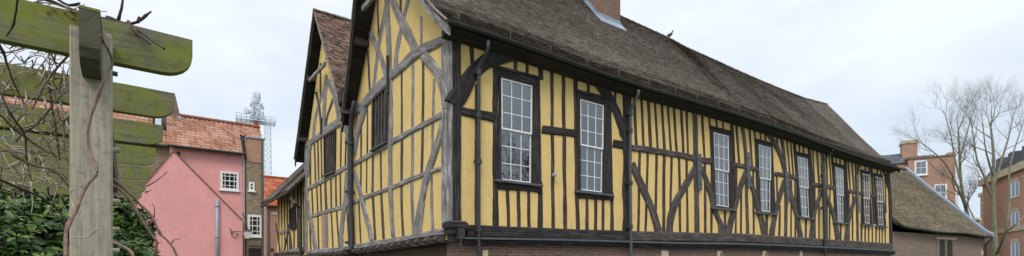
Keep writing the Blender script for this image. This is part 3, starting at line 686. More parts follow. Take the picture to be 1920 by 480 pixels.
#%%ROOF
def prof_pts(pts):
    """pts [(s,h)...] from eave to ridge -> function v -> (s,h), total length"""
    L = [0]
    for a, b in zip(pts, pts[1:]): L.append(L[-1] + hypot(b[0] - a[0], b[1] - a[1]))
    def fn(v):
        for i in range(len(pts) - 1):
            if v <= L[i + 1] or i == len(pts) - 2:
                t = (v - L[i]) / (L[i + 1] - L[i]); return (pts[i][0] + (pts[i + 1][0] - pts[i][0]) * t, pts[i][1] + (pts[i + 1][1] - pts[i][1]) * t)
    return fn, L[-1]
def rough_wave(u, v, k): return .030 * mnoise.noise(Vector((u * .35, v * .45, k * 3.1))) + .004 * mnoise.noise(Vector((u * 1.1, v * 1.3, 5 + k)))
# R slope of the front range: flared at the eave
fR, LR = prof_pts([(-.45, 5.5), (-.1, 5.80), (.25, 6.11), (.7, 6.58), (1.3, 7.35), (3.75, 10.5)])
def S_R(u, v):
    s, h = fR(v); k = v / LR; h += (interp(EAVE, u) - 5.5) * (1 - k) + (interp(RIDGE, u) - 10.5) * k
    n = rough_wave(u, v, 0) * min(1, 4 * k) * min(1, 4 * (1 - k) + .2)
    return Vector((u, s - .4 * n, h + EYE + n))
fL, LL = prof_pts([(7.45, 5.05), (3.75, 10.5)])
def S_L1(u, v):
    s, h = fL(v); k = v / LL; h += (interp(RIDGE, u) - 10.5) * k; return Vector((u, s, h + EYE))
f2R, L2R = prof_pts([(7.55, 5.45), (8.3, 6.75), (11.1, 10.62)])
def S_2R(u, v): s, h = f2R(v); return Vector((u, s, h + EYE + .5 * rough_wave(u, v, 3)))
f2L, L2L = prof_pts([(14.95, 4.98), (14.2, 6.0), (11.1, 10.62)])
def S_2L(u, v): s, h = f2L(v); return Vector((u, s, h + EYE))
def edge(tab): return lambda v: interp(tab, v)
VN1 = [(0, -.38), (1.2, -.42), (LR, -.9)]; VF1 = [(0, LEN + .05), (LR, LEN + .62)]
VNL = [(0, -.40), (LL * .4, -.55), (LL, -.9)]
VN2 = [(0, -.40), (L2R, -.44)]
def chim_skip(u, v): return 8.05 < u < 9.65 and v > LR - 1.9
grp = [('R', S_R, LR, VN1, VF1, 'tile', .165, .10), ('L', S_L1, LL, VNL, VF1, 'tile', .6, .10), ('R2', S_2R, L2R, VN2, VF1, 'tile_red', .165, .12), ('L2', S_2L, L2L, [(0, -.40), (L2L, -.44)], VF1, 'tile_red', .6, .12)]
roofs = {}
for nm, S, Ln, near, far, mat, tw, gg in grp:
    mb = MB(); P = slope_fn(S)
    if nm == 'R2':
        tiles(mb, P, 0, 0, Ln, tw, gg, .026, 1.2, edge(near), lambda v: 5.0); tiles(mb, P, 0, 0, Ln, .8, gg, .024, 1, lambda v: 5.0, edge(far))
    else: tiles(mb, P, 0, 0, Ln, tw, gg, .030, 1, edge(near), edge(far), skip=None)
    r = mb.build('roof_slope', M[mat], hall, normals=False); roofs[nm] = r
    mb = MB(); vs = lin(0, Ln, 12); us = lin(-.36, LEN + .05, 60)
    def Sn(u, v, S=S, near=near, far=far, Ln=Ln):
        k = (u + .36) / (LEN + .41); a = interp(near, v) + .03; b = interp(far, v) - .03; return S(a + (b - a) * k, v)
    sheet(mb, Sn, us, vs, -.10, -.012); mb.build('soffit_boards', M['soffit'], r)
# ridge tiles
for S, Ln, near in ((S_R, LR, -.9), (S_2R, L2R, -.44)):
    mb = MB(); u = near - .02
    while u < LEN + .6:
        u2 = u + .42; pa, pb = S(u, Ln), S(u2, Ln); o = len(mb.v); n = 6; lift = random.uniform(0, .012)
        for p, r in ((pa, .115), (pb, .10)):
            for k in range(n + 1):
                a = pi * k / n; mb.v.append((p.x, p.y + cos(a) * r * 1.05, p.z - .055 + sin(a) * r + lift))
        t = random.random()
        for k in range(n): mb.face((o + k, o + k + 1, o + n + 1 + k + 1, o + n + 1 + k), None, t)
        mb.face([o + k for k in range(n + 1)], None, t)
        u = u2 - .01
    mb.build('ridge_tiles', M['tile'], roofs['R' if S is S_R else 'R2'], normals=False)
# bargeboards: boards hanging just inside each verge, and a mortar fillet above
def barge(S, Ln, tab, mat, depth=.26, thick=.05, v0=0.0):
    mb = MB(); vs = lin(v0, Ln - .02, 14)
    A = []; Bq = []
    for v in vs:
        u = interp(tab, v) + .03; p = S(u, v); A.append(p)
    for i in range(len(vs) - 1):
        p, q = A[i], A[i + 1]
        a = [(p.x, p.y, p.z - .03), (q.x, q.y, q.z - .03), (q.x, q.y, q.z - .03 - depth), (p.x, p.y, p.z - .03 - depth)]
        b = [(x + thick, y, z) for x, y, z in a]; o = len(mb.v); mb.v += a + b
        f = [(o, o + 1, o + 2, o + 3), (o + 4, o + 7, o + 6, o + 5), (o, o + 4, o + 5, o + 1), (o + 3, o + 2, o + 6, o + 7)]
        u0, u1 = vs[i], vs[i + 1]
        for g in f[:1]: mb.face(g, [(u0, 0), (u1, 0), (u1, depth), (u0, depth)])
        mb.face(f[1], [(u0, 0), (u0, depth), (u1, depth), (u1, 0)]); mb.face(f[2], [(u0, 0), (u0, thick), (u1, thick), (u1, 0)]); mb.face(f[3], [(u0, 0), (u1, 0), (u1, thick), (u0, thick)])
        if i == 0: mb.face((o, o + 3, o + 7, o + 4))
        if i == len(vs) - 2: mb.face((o + 1, o + 5, o + 6, o + 2))
    return mb.build('bargeboard', M[mat], hall)
barge(S_R, LR, VN1, 'wood_grey', .30); barge(S_L1, LL, VNL, 'wood_dark', .34); barge(S_2R, L2R, VN2, 'wood_grey', .24); barge(S_2L, L2L, [(0, -.40), (L2L, -.44)], 'wood_dark', .30)
barge(S_R, LR, [(v, u - .08) for v, u in VF1], 'wood_dark', .28)
def roll(S, Ln, tab, r=.03, mat='stone_dark'):
    mb = MB(); mb.tube([S(interp(tab, v) + .0, v) + Vector((0, 0, .0)) for v in lin(.02, Ln - .05, 60)], [r * random.uniform(.8, 1.15) for _ in range(61)], 6)
    mb.build('verge_mortar', M[mat], hall)
roll(S_R, LR, VN1, .035); roll(S_L1, LL, VNL, .03); roll(S_2R, L2R, VN2, .028); roll(S_2L, L2L, [(0, -.40), (L2L, -.44)], .028)
# purlin ends under the overhangs
for S, Ln, fr, un in ((S_L1, LL, (.10, .46, .80), -.5), (S_R, LR, (.55, .8), -.4), (S_2L, L2L, (.2, .62), -.38), (S_2R, L2R, (.55,), -.38)):
    for k in fr:
        p = S(un, k * Ln); mb = MB(); mb.box(un, .1, p.y - .09, p.y + .09, p.z - .34, p.z - .14); mb.build('purlin', M['wood_mid'], hall)
# collar in the overhang of the far gable
mb = MB(); p, q = UN('L', 611, 119, -.3), UN('L', 581, 151, -.3); bar(mb, 'L', p, q, .14, -.36, -.28); mb.build('collar', M['wood_grey'], hall)
mb = MB(); p, q = UN('L', 704, -8, -.45), UN('L', 682, 17, -.45); bar(mb, 'L', p, q, .15, -.52, -.43); mb.build('collar', M['wood_grey'], hall)
# eave boxing below the tiles on the long front, with gutter
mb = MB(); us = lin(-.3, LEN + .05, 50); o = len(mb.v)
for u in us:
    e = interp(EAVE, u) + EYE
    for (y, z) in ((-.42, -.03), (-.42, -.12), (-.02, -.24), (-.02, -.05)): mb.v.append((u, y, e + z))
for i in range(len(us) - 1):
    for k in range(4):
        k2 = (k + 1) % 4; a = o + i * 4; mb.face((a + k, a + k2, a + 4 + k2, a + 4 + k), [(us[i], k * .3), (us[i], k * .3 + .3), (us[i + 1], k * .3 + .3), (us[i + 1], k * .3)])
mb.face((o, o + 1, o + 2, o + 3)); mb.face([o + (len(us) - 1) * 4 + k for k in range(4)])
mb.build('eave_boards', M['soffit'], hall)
mb = MB(); us = lin(-.42, LEN + .12, 60); o = len(mb.v); n = 8
for u in us:
    e = interp(EAVE, u) + EYE - .035
    for k in range(n + 1):
        a = pi + pi * k / n; mb.v.append((u, -.505 + .075 * cos(a), e + .075 * sin(a)))
    for k in range(n, -1, -1):
        a = pi + pi * k / n; mb.v.append((u, -.505 + .066 * cos(a), e + .066 * sin(a)))
m2 = 2 * (n + 1)
for i in range(len(us) - 1):
    for k in range(m2):
        k2 = (k + 1) % m2; a = o + i * m2; mb.face((a + k, a + k2, a + m2 + k2, a + m2 + k))
mb.face([o + k for k in range(m2)]); mb.face([o + (len(us) - 1) * m2 + k for k in range(m2)])
gut = mb.build('gutter', M['gutter'], hall)
for px, py in ((857, 35), (953, 67), (1028, 97), (1096, 120), (1156, 139), (1212, 158), (1262, 173), (1303, 186), (1343, 197), (1382, 211), (1417, 222), (1450, 232), (1480, 244), (1530, 265)):
    u, z = UN('R', px, py, -.5); e = interp(EAVE, u) + EYE; mb = MB()
    mb.tube([(u, -.585, e - .05), (u, -.60, e + .05), (u + .02, -.57, e + .13), (u + .05, -.5, e + .15)],   .009, 6); mb.box(u - .02, u + .02, -.60, -.56, e + .09, e + .13)
    mb.build('gutter_clip', M['strap'], gut)
# downpipes
def pipe(pts, r, name='downpipe', mat='iron', brackets=()):
    mb = MB(); mb.tube(pts, r, 10); o = mb.build(name, M[mat], hall, smooth=True)
    for (x, y, z) in brackets:
        mb = MB(); mb.lathe((x, y, z), [(r * 1.0, -.07), (r * 1.5, -.06), (r * 1.5, .06), (r, .07)], 10); mb.box(x - r * 2.2, x + r * 2.2, y + r * .3, y + r * .3 + .05, z - .04, z + .04); mb.build('pipe_bracket', M['iron'], o)
    return o
def pR(px, py, d): a, z = UN('R', px, py, d); return (a, d, z)
pipe([pR(915, 76, -.48), pR(915, 90, -.46), pR(911, 103, -.36), pR(898.5, 123, -.17), pR(897.5, 135, -.16), pR(897.5, 480, -.16), (pR(897.5, 480, -.16)[0], -.16, .3)], .048, brackets=[pR(897.5, y, -.16) for y in (136, 216, 303, 430)])
pipe([pR(1197, 168, -.48), pR(1196, 178, -.44), pR(1183, 205, -.2), pR(1182, 213, -.17), pR(1181, 300, -.17), pR(1183, 480, -.17), (pR(1183, 480, -.17)[0], -.17, .3)],   .052, mat='strap', brackets=[pR(1182, y, -.17) for y in (213, 245, 343, 425)])
pipe([pR(1560, 279, -.48), pR(1560, 284, -.45), pR(1543, 303, -.15), pR(1541.5, 310, -.14), pR(1544, 380, -.14), pR(1547, 480, -.14), (pR(1547, 480, -.14)[0], -.14, .3)], .055, mat='gutter', brackets=[pR(1542.5, y, -.14) for y in (330, 390)])
# valley pipe between the gables
def pL(px, py, d): s, z = UN('L', px, py, d); return (d, s, z)
pipe([pL(665, 190, -.2), pL(660, 215, -.18), pL(657.5, 260, -.16), pL(657.5, 330, -.16), pL(658.5, 462, -.16), pL(662, 472, -.14), pL(668, 482, 0.2)], .085, brackets=[pL(657.5, y, -.16) for y in (268, 360, 455)])
mb = MB(); s, z = UN('L', 662, 176, -.2); mb.box(-.42, .3, 7.25, 7.75, z - .15, z + .32); mb.build('valley_hopper', M['wood_dark'], hall)
# chimney
ca, cb_, cs0, cs1 = 8.12, 9.35, 2.95, 4.2
mb = MB(); mb.box(ca, cb_, cs0, cs1, 8.9 + EYE, 14.2 + EYE); mb.box(ca - .06, cb_ + .06, cs0 - .06, cs1 + .06, 13.7 + EYE, 13.95 + EYE)
ch = mb.build('chimney', M['brick_chim'], hall)
mb = MB(); P = slope_fn(S_R)
def onroof(u, s, off):
    lo, hi = 0, LR
    for _ in range(30):
        m_ = (lo + hi) / 2
        if fR(m_)[0] < s: lo = m_
        else: hi = m_
    p = S_R(u, lo); return Vector((p.x, p.y, p.z + off))
# front apron and stepped side flashing
a, b, c, d = onroof(ca - .12, cs0 - .22, .04), onroof(cb_ + .14, cs0 - .22, .04), onroof(cb_ + .1, cs0, .06), onroof(ca - .1, cs0, .06)
mb.prism([a, b, c, d], [p + Vector((0, 0, .035)) for p in (a, b, c, d)])
z0 = onroof(ca, cs0, 0).z; mb.box(ca - .012, cb_ + .012, cs0 - .02, cs0 + .05, z0 - .1, z0 + .2)
for k in range(8):
    s0 = cs0 + k * .1; za = onroof(ca, s0, 0).z; mb.box(ca - .02, ca + .03, s0, s0 + .099, za - .05, za + .26)
a, b, c, d = onroof(ca - .16, cs0 - .1, .045), onroof(ca, cs0 - .1, .045), onroof(ca, 3.7, .045), onroof(ca - .16, 3.7, .045)
mb.prism([a, b, c, d], [p + Vector((0, 0, .04)) for p in (a, b, c, d)])
mb.build('lead_flashing', M['lead_blue'], ch)
for k in range(2):
    mb = MB(); mb.lathe((ca + .35 + .55 * k, 3.6, 14.2 + EYE), [(.13, 0), (.15, .05), (.12, .1), (.105, .45), (.13, .5), (.09, .5), (.09, .1)], 12); mb.build('chimney_pot', M['pantile'], ch)
# sensor on a stud
mb = MB(); a, z = UN('R', 1039.5, 328, -.08); mb.lathe((a, -.13, z), [(0, -.03), (.05, -.02), (.06, .02), (.05, .1), (0, .1)], 10, (0, 1, 0)); mb.build('sensor', M['lead_light'], hall)

# ------------------------------------------------------------------ annex beyond the hall
AF = Frame(*HF.world(0, 14.45, 0)[:2], HF.a[0], HF.a[1])
ann = empty('timber_framed_annex', 'small low ochre and timber wing with a swept tiled roof, beyond the twin gables', 'outbuilding', (AF.o[0], AF.o[1], 0), AF.rz)
def aL(px, py, d=0.0): return AF.side(px, py, d)
mb = MB(); e0, _ = aL(519.5, 400); mb.box(0, .16, 0, e0, 2.0, 4.12 + EYE); mb.box(.16, 3, e0 - .16, e0, 0, 4.1 + EYE); mb.build('plaster_wall', M['plaster'], ann)
mb = MB(); mb.box(.5, .8, .05, e0 - .3, 0, 2.0); mb.build('base_wall', M['brick_old'], ann)
def amem(name, pts, w, mat, proud):
    global HF
    mb = MB(); c = smooth_path(pts, 14)
    for p, q in zip(c, c[1:]):
        a, b = aL(*p), aL(*q); l = hypot(b[0] - a[0], b[1] - a[1]); bar(mb, 'L', a, b, w, -proud, .03)
    return mb.build(name, M[mat], ann)
for x, x2, w in ((523, 524, .10), (528.5, 529.5, .10), (534, 535, .11), (539, 540, .10), (543.5, 544, .12), (552, 552.5, .10), (559.5, 560, .10), (565.5, 566, .2)):
    amem('stud', [(x, 374 - (x - 520) * .72), (x2, 478 - (x2 - 520) * .2)], w, 'wood_mid', .03 + .0008 * (x - 520))
amem('brace', [(545, 418), (540, 440), (534, 470)], .14, 'wood_mid', .06); amem('brace', [(540, 420), (546, 445), (548, 470)], .14, 'wood_mid', .066); amem('brace', [(519, 420), (523, 450), (527, 476)], .14, 'wood_mid', .06)
amem('rail', [(525, 437), (545, 431)], .14, 'wood_grey', .05)
amem('sill_beam', [(519.5, 477), (571, 467)], .2, 'wood_grey', .09)
Q = [aL(545, 395), aL(554.5, 388), aL(556.5, 427), aL(547.5, 430)]
mb = MB(); flatpoly(mb, 'L', Q, -.02, .02); wn = mb.build('window', M['dark'], ann)
mb = MB()
for k in range(4): bar(mb, 'L', Q[k], Q[(k + 1) % 4], .10, -.08 - k * .002, .01)
bar(mb, 'L', lerp2(Q[0], Q[1], .5), lerp2(Q[3], Q[2], .5), .07, -.07, .01); mb.build('window_frame', M['wood_dark'], wn)
for k in range(11):
    s = .35 + k * (e0 - .6) / 10; mb = MB(); mb.box(-.22, .6, s - .08, s + .08, 2.02, 2.2); mb.build('joist', M['wood_mid'], ann)
def S_A(u, v):   # u along its front (local y), v up the slope (towards +x)
    h = 3.42 + .015 * u - .26 * max(0, (u - e0 + 2.2) / 3.0) * 0 + v * .80
    return Vector((-.75 + v * .72, u, h + EYE + .03 * sin(u * 1.1)))
mb = MB(); tiles(mb, slope_fn(S_A), -.2, e0 + .75, 3.6, .18, .12, .026, 1.3); ar = mb.build('roof', M['tile'], ann, normals=False)
mb = MB(); sheet(mb, S_A, lin(-.2, e0 + .7, 16), lin(0, 3.6, 6), -.14, -.01); mb.build('soffit_boards', M['soffit'], ar)
mb = MB(); a, b = aL(549, 371, -.6), aL(560, 388, -.25); mb.tube([(-.7, a[0], a[1]), (-.6, a[0] - .2, a[1] - .25), (-.25, b[0], b[1]), (-.2, b[0] - .15, b[1] - .3), (-.2, b[0] - .15, 1.6)], .07); mb.build('downpipe', M['iron'], ann)
mb = MB(); mb.box(-.8, -.7, -.1, e0 + .7, 3.30 + EYE, 3.40 + EYE); mb.build('gutter', M['gutter'], ann)

#%%SURROUND
def make_window(F_, q, root, cols, rows, frame=.08, depth=.06, sill=True, glassmat='glass_dark', dark='dark', yy=0.0, name='window'):
    """sash window on the front plane of a building frame, q = seen corners tl, br"""
    a = F_.front(q[0], q[1], yy); b = F_.front(q[2], q[3], yy); x0, z1 = a; x1, z0 = b
    mb = MB()
    mb.box(x0, x0 + frame, yy - depth, yy + .02, z0, z1); mb.box(x1 - frame, x1, yy - depth, yy + .02, z0, z1); mb.box(x0 + frame, x1 - frame, yy - depth - .002, yy + .02, z1 - frame, z1); mb.box(x0 + frame, x1 - frame, yy - depth - .002, yy + .02, z0, z0 + frame)
    for k in range(1, cols): x = x0 + (x1 - x0) * k / cols; mb.box(x - .018, x + .018, yy - depth + .01, yy - .012, z0 + frame, z1 - frame)
    for k in range(1, rows): z = z0 + (z1 - z0) * k / rows; mb.box(x0 + frame, x1 - frame, yy - depth + .012, yy - .014, z - (.018 if k != rows // 2 else .03), z + (.018 if k != rows // 2 else .03))
    w = mb.build(name, M['white'], root)
    mb = MB(); mb.box(x0 + frame, x1 - frame, yy - .022, yy - .016, z0 + frame, z1 - frame); mb.build('pane', M[glassmat], w)
    mb = MB(); mb.box(x0 + frame, x1 - frame, yy - .01, yy - .003, z0 + frame, z1 - frame); mb.build('dark_interior', M[dark], w)
    if sill:
        mb = MB(); mb.box(x0 - .08, x1 + .08, yy - depth - .07, yy, z0 - .08, z0 - .002); mb.build('sill', M['white'], w)
    return w
def pantiles(mb, S, u0, u1, Ln, tw=.27, gauge=.30, uend1=None, uend0=None, tw_n=4):
    """S-profile tiles course by course"""
    rows = int(Ln / gauge)
    for r in range(rows):
        v = r * gauge; b = uend1(v) if uend1 else u1; u0_ = uend0(v) if uend0 else u0; n = int((b - u0_) / tw)
        for c in range(n):
            ua = u0_ + c * tw; t = random.random(); o = len(mb.v); lift = random.uniform(0, .012)
            for vv, hh in ((v, .05), (v + gauge * 1.05, .005)):
                for k in range(tw_n + 1):
                    a = k / tw_n; p = S(ua + a * tw, vv); mb.v.append((p.x, p.y, p.z + hh + lift + .035 * sin(a * 2 * pi)))
            m_ = tw_n + 1
            for k in range(tw_n): mb.face((o + k, o + k + 1, o + m_ + k + 1, o + m_ + k), None, t)
            o2 = len(mb.v)
            for k in range(m_): x, y, z = mb.v[o + k]; mb.v.append((x, y, z - .04))
            for k in range(tw_n): mb.face((o2 + k, o2 + k + 1, o + k + 1, o + k), None, t)

# pink house
def ground_pt(px, Y): return ((px - X0) / F * Y, Y)
PF = Frame(*ground_pt(457, 32), HF.a[0], HF.a[1])
pink = empty('pink_house', 'tall pink rendered house with an orange pantile roof behind the pergola', 'house', (PF.o[0], PF.o[1], 0), PF.rz)
xl, ze0 = PF.front(326, 274); _, ze1 = PF.front(457, 289)
xfar = PF.front(150, 400)[0]
ze = (ze0 + ze1) / 2
mb = MB(); mb.box(xl - .2, 0, 0, .3, 0, ze); mb.box(-.3, 0, .3, 4.4, 0, ze); mb.box(xl - .2, -.3, 4.1, 4.4, 0, ze); mb.build('wall', M['pink'], pink)
# roof slope: ridge seen at 325,218 .. 492,237
def S_P(u, v):
    k = v / 5.6; return Vector((u, -.35 + v * .70, ze0 + (ze1 - ze0) * (u - xl) / (0 - xl) - .02 + v * .715))
PL, PE = 3.45, 1.28
mb = MB(); pantiles(mb, S_P, xl - .35, PE, PL, uend1=lambda v: .12 if v < 2.1 else PE); pr = mb.build('roof', M['pantile'], pink, normals=False)
mb = MB(); sheet(mb, S_P, [xl - .3, .05], lin(0, PL, 3), -.12, -.03); sheet(mb, S_P, [.051, PE - .05], lin(2.1, PL, 2), -.12, -.03); mb.build('roof_deck', M['soffit'], pr)
def S_Pb(u, v): p = S_P(u, PL); return Vector((u, p.y + v * .7, p.z - v * .715))
mb = MB(); sheet(mb, S_Pb, [xl - .3, PE - .05], lin(0, PL, 3), -.1, 0); mb.build('rear_roof', M['pantile'], pink)
mb = MB(); mb.tube([S_P(u, PL) + Vector((0, 0, .04)) for u in lin(xl - .3, PE, 26)], [.11 + (.012 if k % 2 else 0) for k in range(27)], 8); mb.build('ridge_tiles', M['pantile'], pr)
mb = MB(); mb.box(.001, PE - .1, .2, 4.4, 0, ze); mb.prism([(PE - .1, 0.21, ze + .002), (PE - .1, 4.35, ze + .002), (PE - .1, 2.1, ze + 1.9)], [(PE - .4, 0.21, ze + .002), (PE - .4, 4.35, ze + .002), (PE - .4, 2.1, ze + 1.9)]); mb.build('gable_wall', M['brick_brown'], pink)
mb = MB(); mb.tube([S_P(u, 0) + Vector((0, -.08, -.04)) for u in (xl - .3, .1)], .075, 8); mb.build('gutter', M['iron'], pink)
mb = MB(); x, z = PF.front(458.5, 287); mb.tube([(-.12, -.35, ze1 - .1), (.02, -.12, ze1 - .5), (.02, -.1, ze1 - .9), (.02, -.1, .2)], .055, 8); mb.build('downpipe', M['pipe_grey'], pink)
make_window(PF, (413, 320.5, 447.5, 358), pink, 4, 4, .13)
mb = MB(); a = PF.front(327, 284); b = PF.front(338, 296); mb.box(a[0], b[0], -.02, .02, b[1], a[1]); mb.build('vent', M['dark'], pink)
# front gable wall of the pink house
GY = -.55
pk = PF.front(325, 284, GY); br = PF.front(455, 415, GY); bl = PF.front(214, 412, GY)
mb = MB(); A = [(bl[0], GY, 0), (br[0], GY, 0), (br[0], GY, br[1]), (pk[0], GY, pk[1]), (bl[0], GY, bl[1])]; mb.prism(A, [(x, -.003, z) for x, y, z in A]); gb = mb.build('front_gable', M['pink'], pink)
mb = MB()
for p, q in ((pk, br), (pk, bl)):
    mb.prism([(p[0], GY - .06, p[1] + .0), (q[0], GY - .06, q[1]), (q[0], GY - .06, q[1] + .10), (p[0], GY - .06, p[1] + .10)], [(p[0], 0.001, p[1]), (q[0], .001, q[1]), (q[0], .001, q[1] + .10), (p[0], .001, p[1] + .10)])
mb.build('brick_coping', M['brick_chim'], gb)
mb = MB(); x, z = PF.front(407, 374, GY - .1); mb.tube([(x, GY - .1, z), (x, GY - .1, .2)], .10, 10)
for yy in (386, 444): z2 = PF.front(407, yy, GY - .1)[1]; mb.lathe((x, GY - .1, z2), [(.10, -.06), (.125, -.05), (.125, .05), (.10, .06)], 10)
mb.build('soil_pipe', M['pipe_grey'], pink, smooth=True)
# lantern on a scrolled bracket
lx, lz = PF.front(464, 447, GY - .35)
lan = empty('wall_lantern', 'white four sided lantern on a scrolled black iron bracket beside the pink wall', 'lantern', PF.world(lx, GY - .35, lz), PF.rz)
mb = MB(); mb.prism([(-.13, -.13, 0), (.13, -.13, 0), (.13, .13, 0), (-.13, .13, 0)], [(-.23, -.23, .45), (.23, -.23, .45), (.23, .23, .45), (-.23, .23, .45)]); mb.build('lantern_glass', M['white'], lan)
mb = MB(); mb.prism([(-.25, -.25, .452), (.25, -.25, .452), (.25, .25, .452), (-.25, .25, .452)], [(-.06, -.06, .60), (.06, -.06, .60), (.06, .06, .60), (-.06, .06, .60)]); mb.lathe((0, 0, .6), [(.05, 0), (.06, .05), (.02, .1), (.0, .14)], 8); mb.build('lantern_cap', M['iron'], lan)
mb = MB(); mb.tube([(-.9, .3, .42), (-.5, .2, .44), (-.2, .05, .40), (0, 0, .40)], .03, 6); mb.tube([(-.95, .33, .65), (-.9, .32, .5), (-.85, .31, .2), (-.7, .28, .05), (-.6, .26, .12), (-.55, .24, .35)], .024, 6); mb.build('bracket', M['iron'], lan)
mb = MB(); a, z = PF.front(454, 400, GY - .05); mb.tube([(a, GY - .06, z), (a + .15, GY - .3, z - .35), (lx, GY - .35, lz + .62)], .035, 6)
mb.build('cable_stay', M['iron'], pink)

# brick turret with its two windows
TF = Frame(*PF.world(.12, -.15, 0)[:2], HF.a[0], HF.a[1])
tur = empty('brick_stair_turret', 'narrow brown and yellow brick turret with two white windows, beside the pink house', 'tower', (TF.o[0], TF.o[1], 0), TF.rz)
x1, zt = TF.front(494.5, 262)
mb = MB(); mb.box(0.02, x1, 0, 1.25, 0, zt); mb.build('wall', M['brick_brown'], tur)
a = TF.front(461, 270)[1]; b = TF.front(461, 303)[1]
mb = MB(); mb.box(.05, x1 - .01, -.03, .05, b, zt - .03); mb.build('red_brick_panel', M['brick_red'], tur)
mb = MB(); mb.box(-.02, x1 + .08, -.1, 1.3, zt + .002, zt + .1); mb.build('coping', M['lead_light'], tur)
make_window(TF, (466.5, 341, 477, 358.5), tur, 1, 2, .11); make_window(TF, (464, 402.5, 491, 444), tur, 3, 4, .14)
a = TF.front(466, 465); b = TF.front(489, 480); mb = MB(); mb.box(a[0], b[0], -.04, .0, 0, a[1]); mb.build('door', M['dark'], tur)
mb = MB(); mb.tube([(x1 - .08, -.1, zt - .1), (x1 - .08, -.1, .2)], .07, 8); mb.build('downpipe', M['strap'], tur)
mb = MB(); mb.box(.18, x1 - .2, -.07, 0, TF.front(470, 461)[1], TF.front(470, 459)[1]); mb.build('string_course', M['stone_dark'], tur)
# end of the ridge: little brick stack
p = S_P(PE - .25, PL); mb = MB(); mb.lathe((p.x, p.y, p.z - .05), [(.2, 0), (.18, .1), (.16, .12), (.15, .42), (.18, .47), (.11, .48), (.11, .2)], 10); mb.build('chimney_pot', M['pantile_bright'], pink)

# house left of the pink one, higher roof behind the pergola
QF = Frame(*PF.world(xl - .1, .3, 0)[:2], HF.a[0], HF.a[1])
red = empty('brick_parapet_house', 'old red roofed house with a stepped brick parapet, half hidden by the pergola rafters', 'house', (QF.o[0], QF.o[1], 0), QF.rz)
ze3 = QF.front(318, 275)[1]
mb = MB(); mb.box(-11.5, -.1, 0, .3, 0, ze3); mb.box(-11.5, -11.2, .3, 7.5, 0, ze3); mb.box(-11.2, -.1, 7.2, 7.5, 0, ze3); mb.build('wall', M['brick_brown'], red)
def S_Q(u, v): return Vector((u, -.25 + v * .68, ze3 + v * .733))
mb = MB(); pantiles(mb, S_Q, -11.5, -.1, 1.5); pantiles(mb, lambda u, v: S_Q(u, v + 1.5), -11.5, -.9, 3.9); rr = mb.build('roof', M['pantile'], red, normals=False)
mb = MB(); sheet(mb, S_Q, [-11.5, -.5], lin(0, 5.4, 3), -.12, -.03); mb.build('roof_deck', M['soffit'], rr)
mb = MB(); mb.tube([S_Q(u, 0) + Vector((0, -.08, -.04)) for u in (-11.5, -.2)], .075, 8); mb.build('gutter', M['iron'], red)
UP = [QF.front(x, y, 1.6) for x, y in ((298, 245), (298, 204), (320, 180), (329, 179), (337, 214), (337, 245))]
mb = MB(); flatpoly(mb, 'R', UP, 1.6, 2.3); mb.build('parapet', M['brick_chim'], red)
mb = MB(); p, q = S_Q(-.72, .2), S_Q(-.72, 3.2); mb.prism([p + Vector((-.12, 0, .1)), p + Vector((.2, 0, .1)), q + Vector((.2, 0, .1)), q + Vector((-.12, 0, .1))], [p + Vector((-.12, 0, .14)), p + Vector((.2, 0, .14)), q + Vector((.2, 0, .14)), q + Vector((-.12, 0, .14))]); mb.build('lead_flashing', M['lead_light'], red)
a = QF.front(333, 217, 1.5); b = QF.front(340, 231, 1.5); mb = MB(); mb.box(a[0], b[0], 1.45, 1.58, b[1], a[1]); mb.build('lead_upstand', M['lead_light'], red)
# low house with bright pantiles behind the annex
LF = Frame(*ground_pt(499, 43), HF.a[0], HF.a[1])
low = empty('pantiled_cottage', 'low brick cottage with bright orange pantile roof between the turret and the ochre annex', 'house', (LF.o[0], LF.o[1], 0), LF.rz)
ze4 = LF.front(505, 386)[1]; zr4 = LF.front(520, 334, 3)[1]
mb = MB(); mb.box(.0, 9, 0, .3, 0, ze4); mb.box(0, .3, .3, 6, 0, ze4); mb.box(.3, 9, 5.7, 6, 0, ze4); mb.box(8.7, 9, .3, 5.7, 0, ze4); mb.build('wall', M['brick_red'], low)
sl = (zr4 - ze4) / 3.3
def S_W(u, v): return Vector((u, -.3 + v, ze4 + v * sl))
mb = MB(); pantiles(mb, S_W, -.15, 9.2, 3.3, gauge=.22); lr = mb.build('roof', M['pantile_bright'], low, normals=False)
mb = MB(); sheet(mb, S_W, [-.1, 9.1], [0, 3.3], -.12, -.03); mb.build('roof_deck', M['soffit'], lr)
def S_Wb(u, v): return Vector((u, 3 + v, zr4 - v * sl))
mb = MB(); sheet(mb, S_Wb, [-.1, 9.1], [0, 3.3], -.1, 0); mb.build('rear_roof', M['pantile_bright'], low)
mb = MB(); mb.tube([(u, 3.02, zr4 + .04) for u in lin(-.15, 9.1, 20)], [.12 + (.015 if k % 2 else 0) for k in range(21)], 8); mb.build('ridge_tiles', M['pantile_bright'], lr)
a = LF.front(509, 398); b = LF.front(519, 403); mb = MB(); mb.box(a[0], a[0] + .9, -.05, .0, b[1], a[1]); mb.build('lintel', M['stone'], low)
mb = MB(); mb.tube([LF.front(503, 392)[0:1] + (-.1, ze4 - .1), LF.front(503, 392)[0:1] + (-.1, .2)], .06, 8); mb.build('downpipe', M['strap'], low)
mb = MB(); x, z = LF.front(508, 467); mb.tube([(x, 0, z), (x, -.5, z + .05)], .03, 6); mb.lathe((x, -.5, z - .25), [(.06, 0), (.14, .05), (.15, .25), (.05, .35)], 8); mb.build('wall_lamp', M['iron'], low)

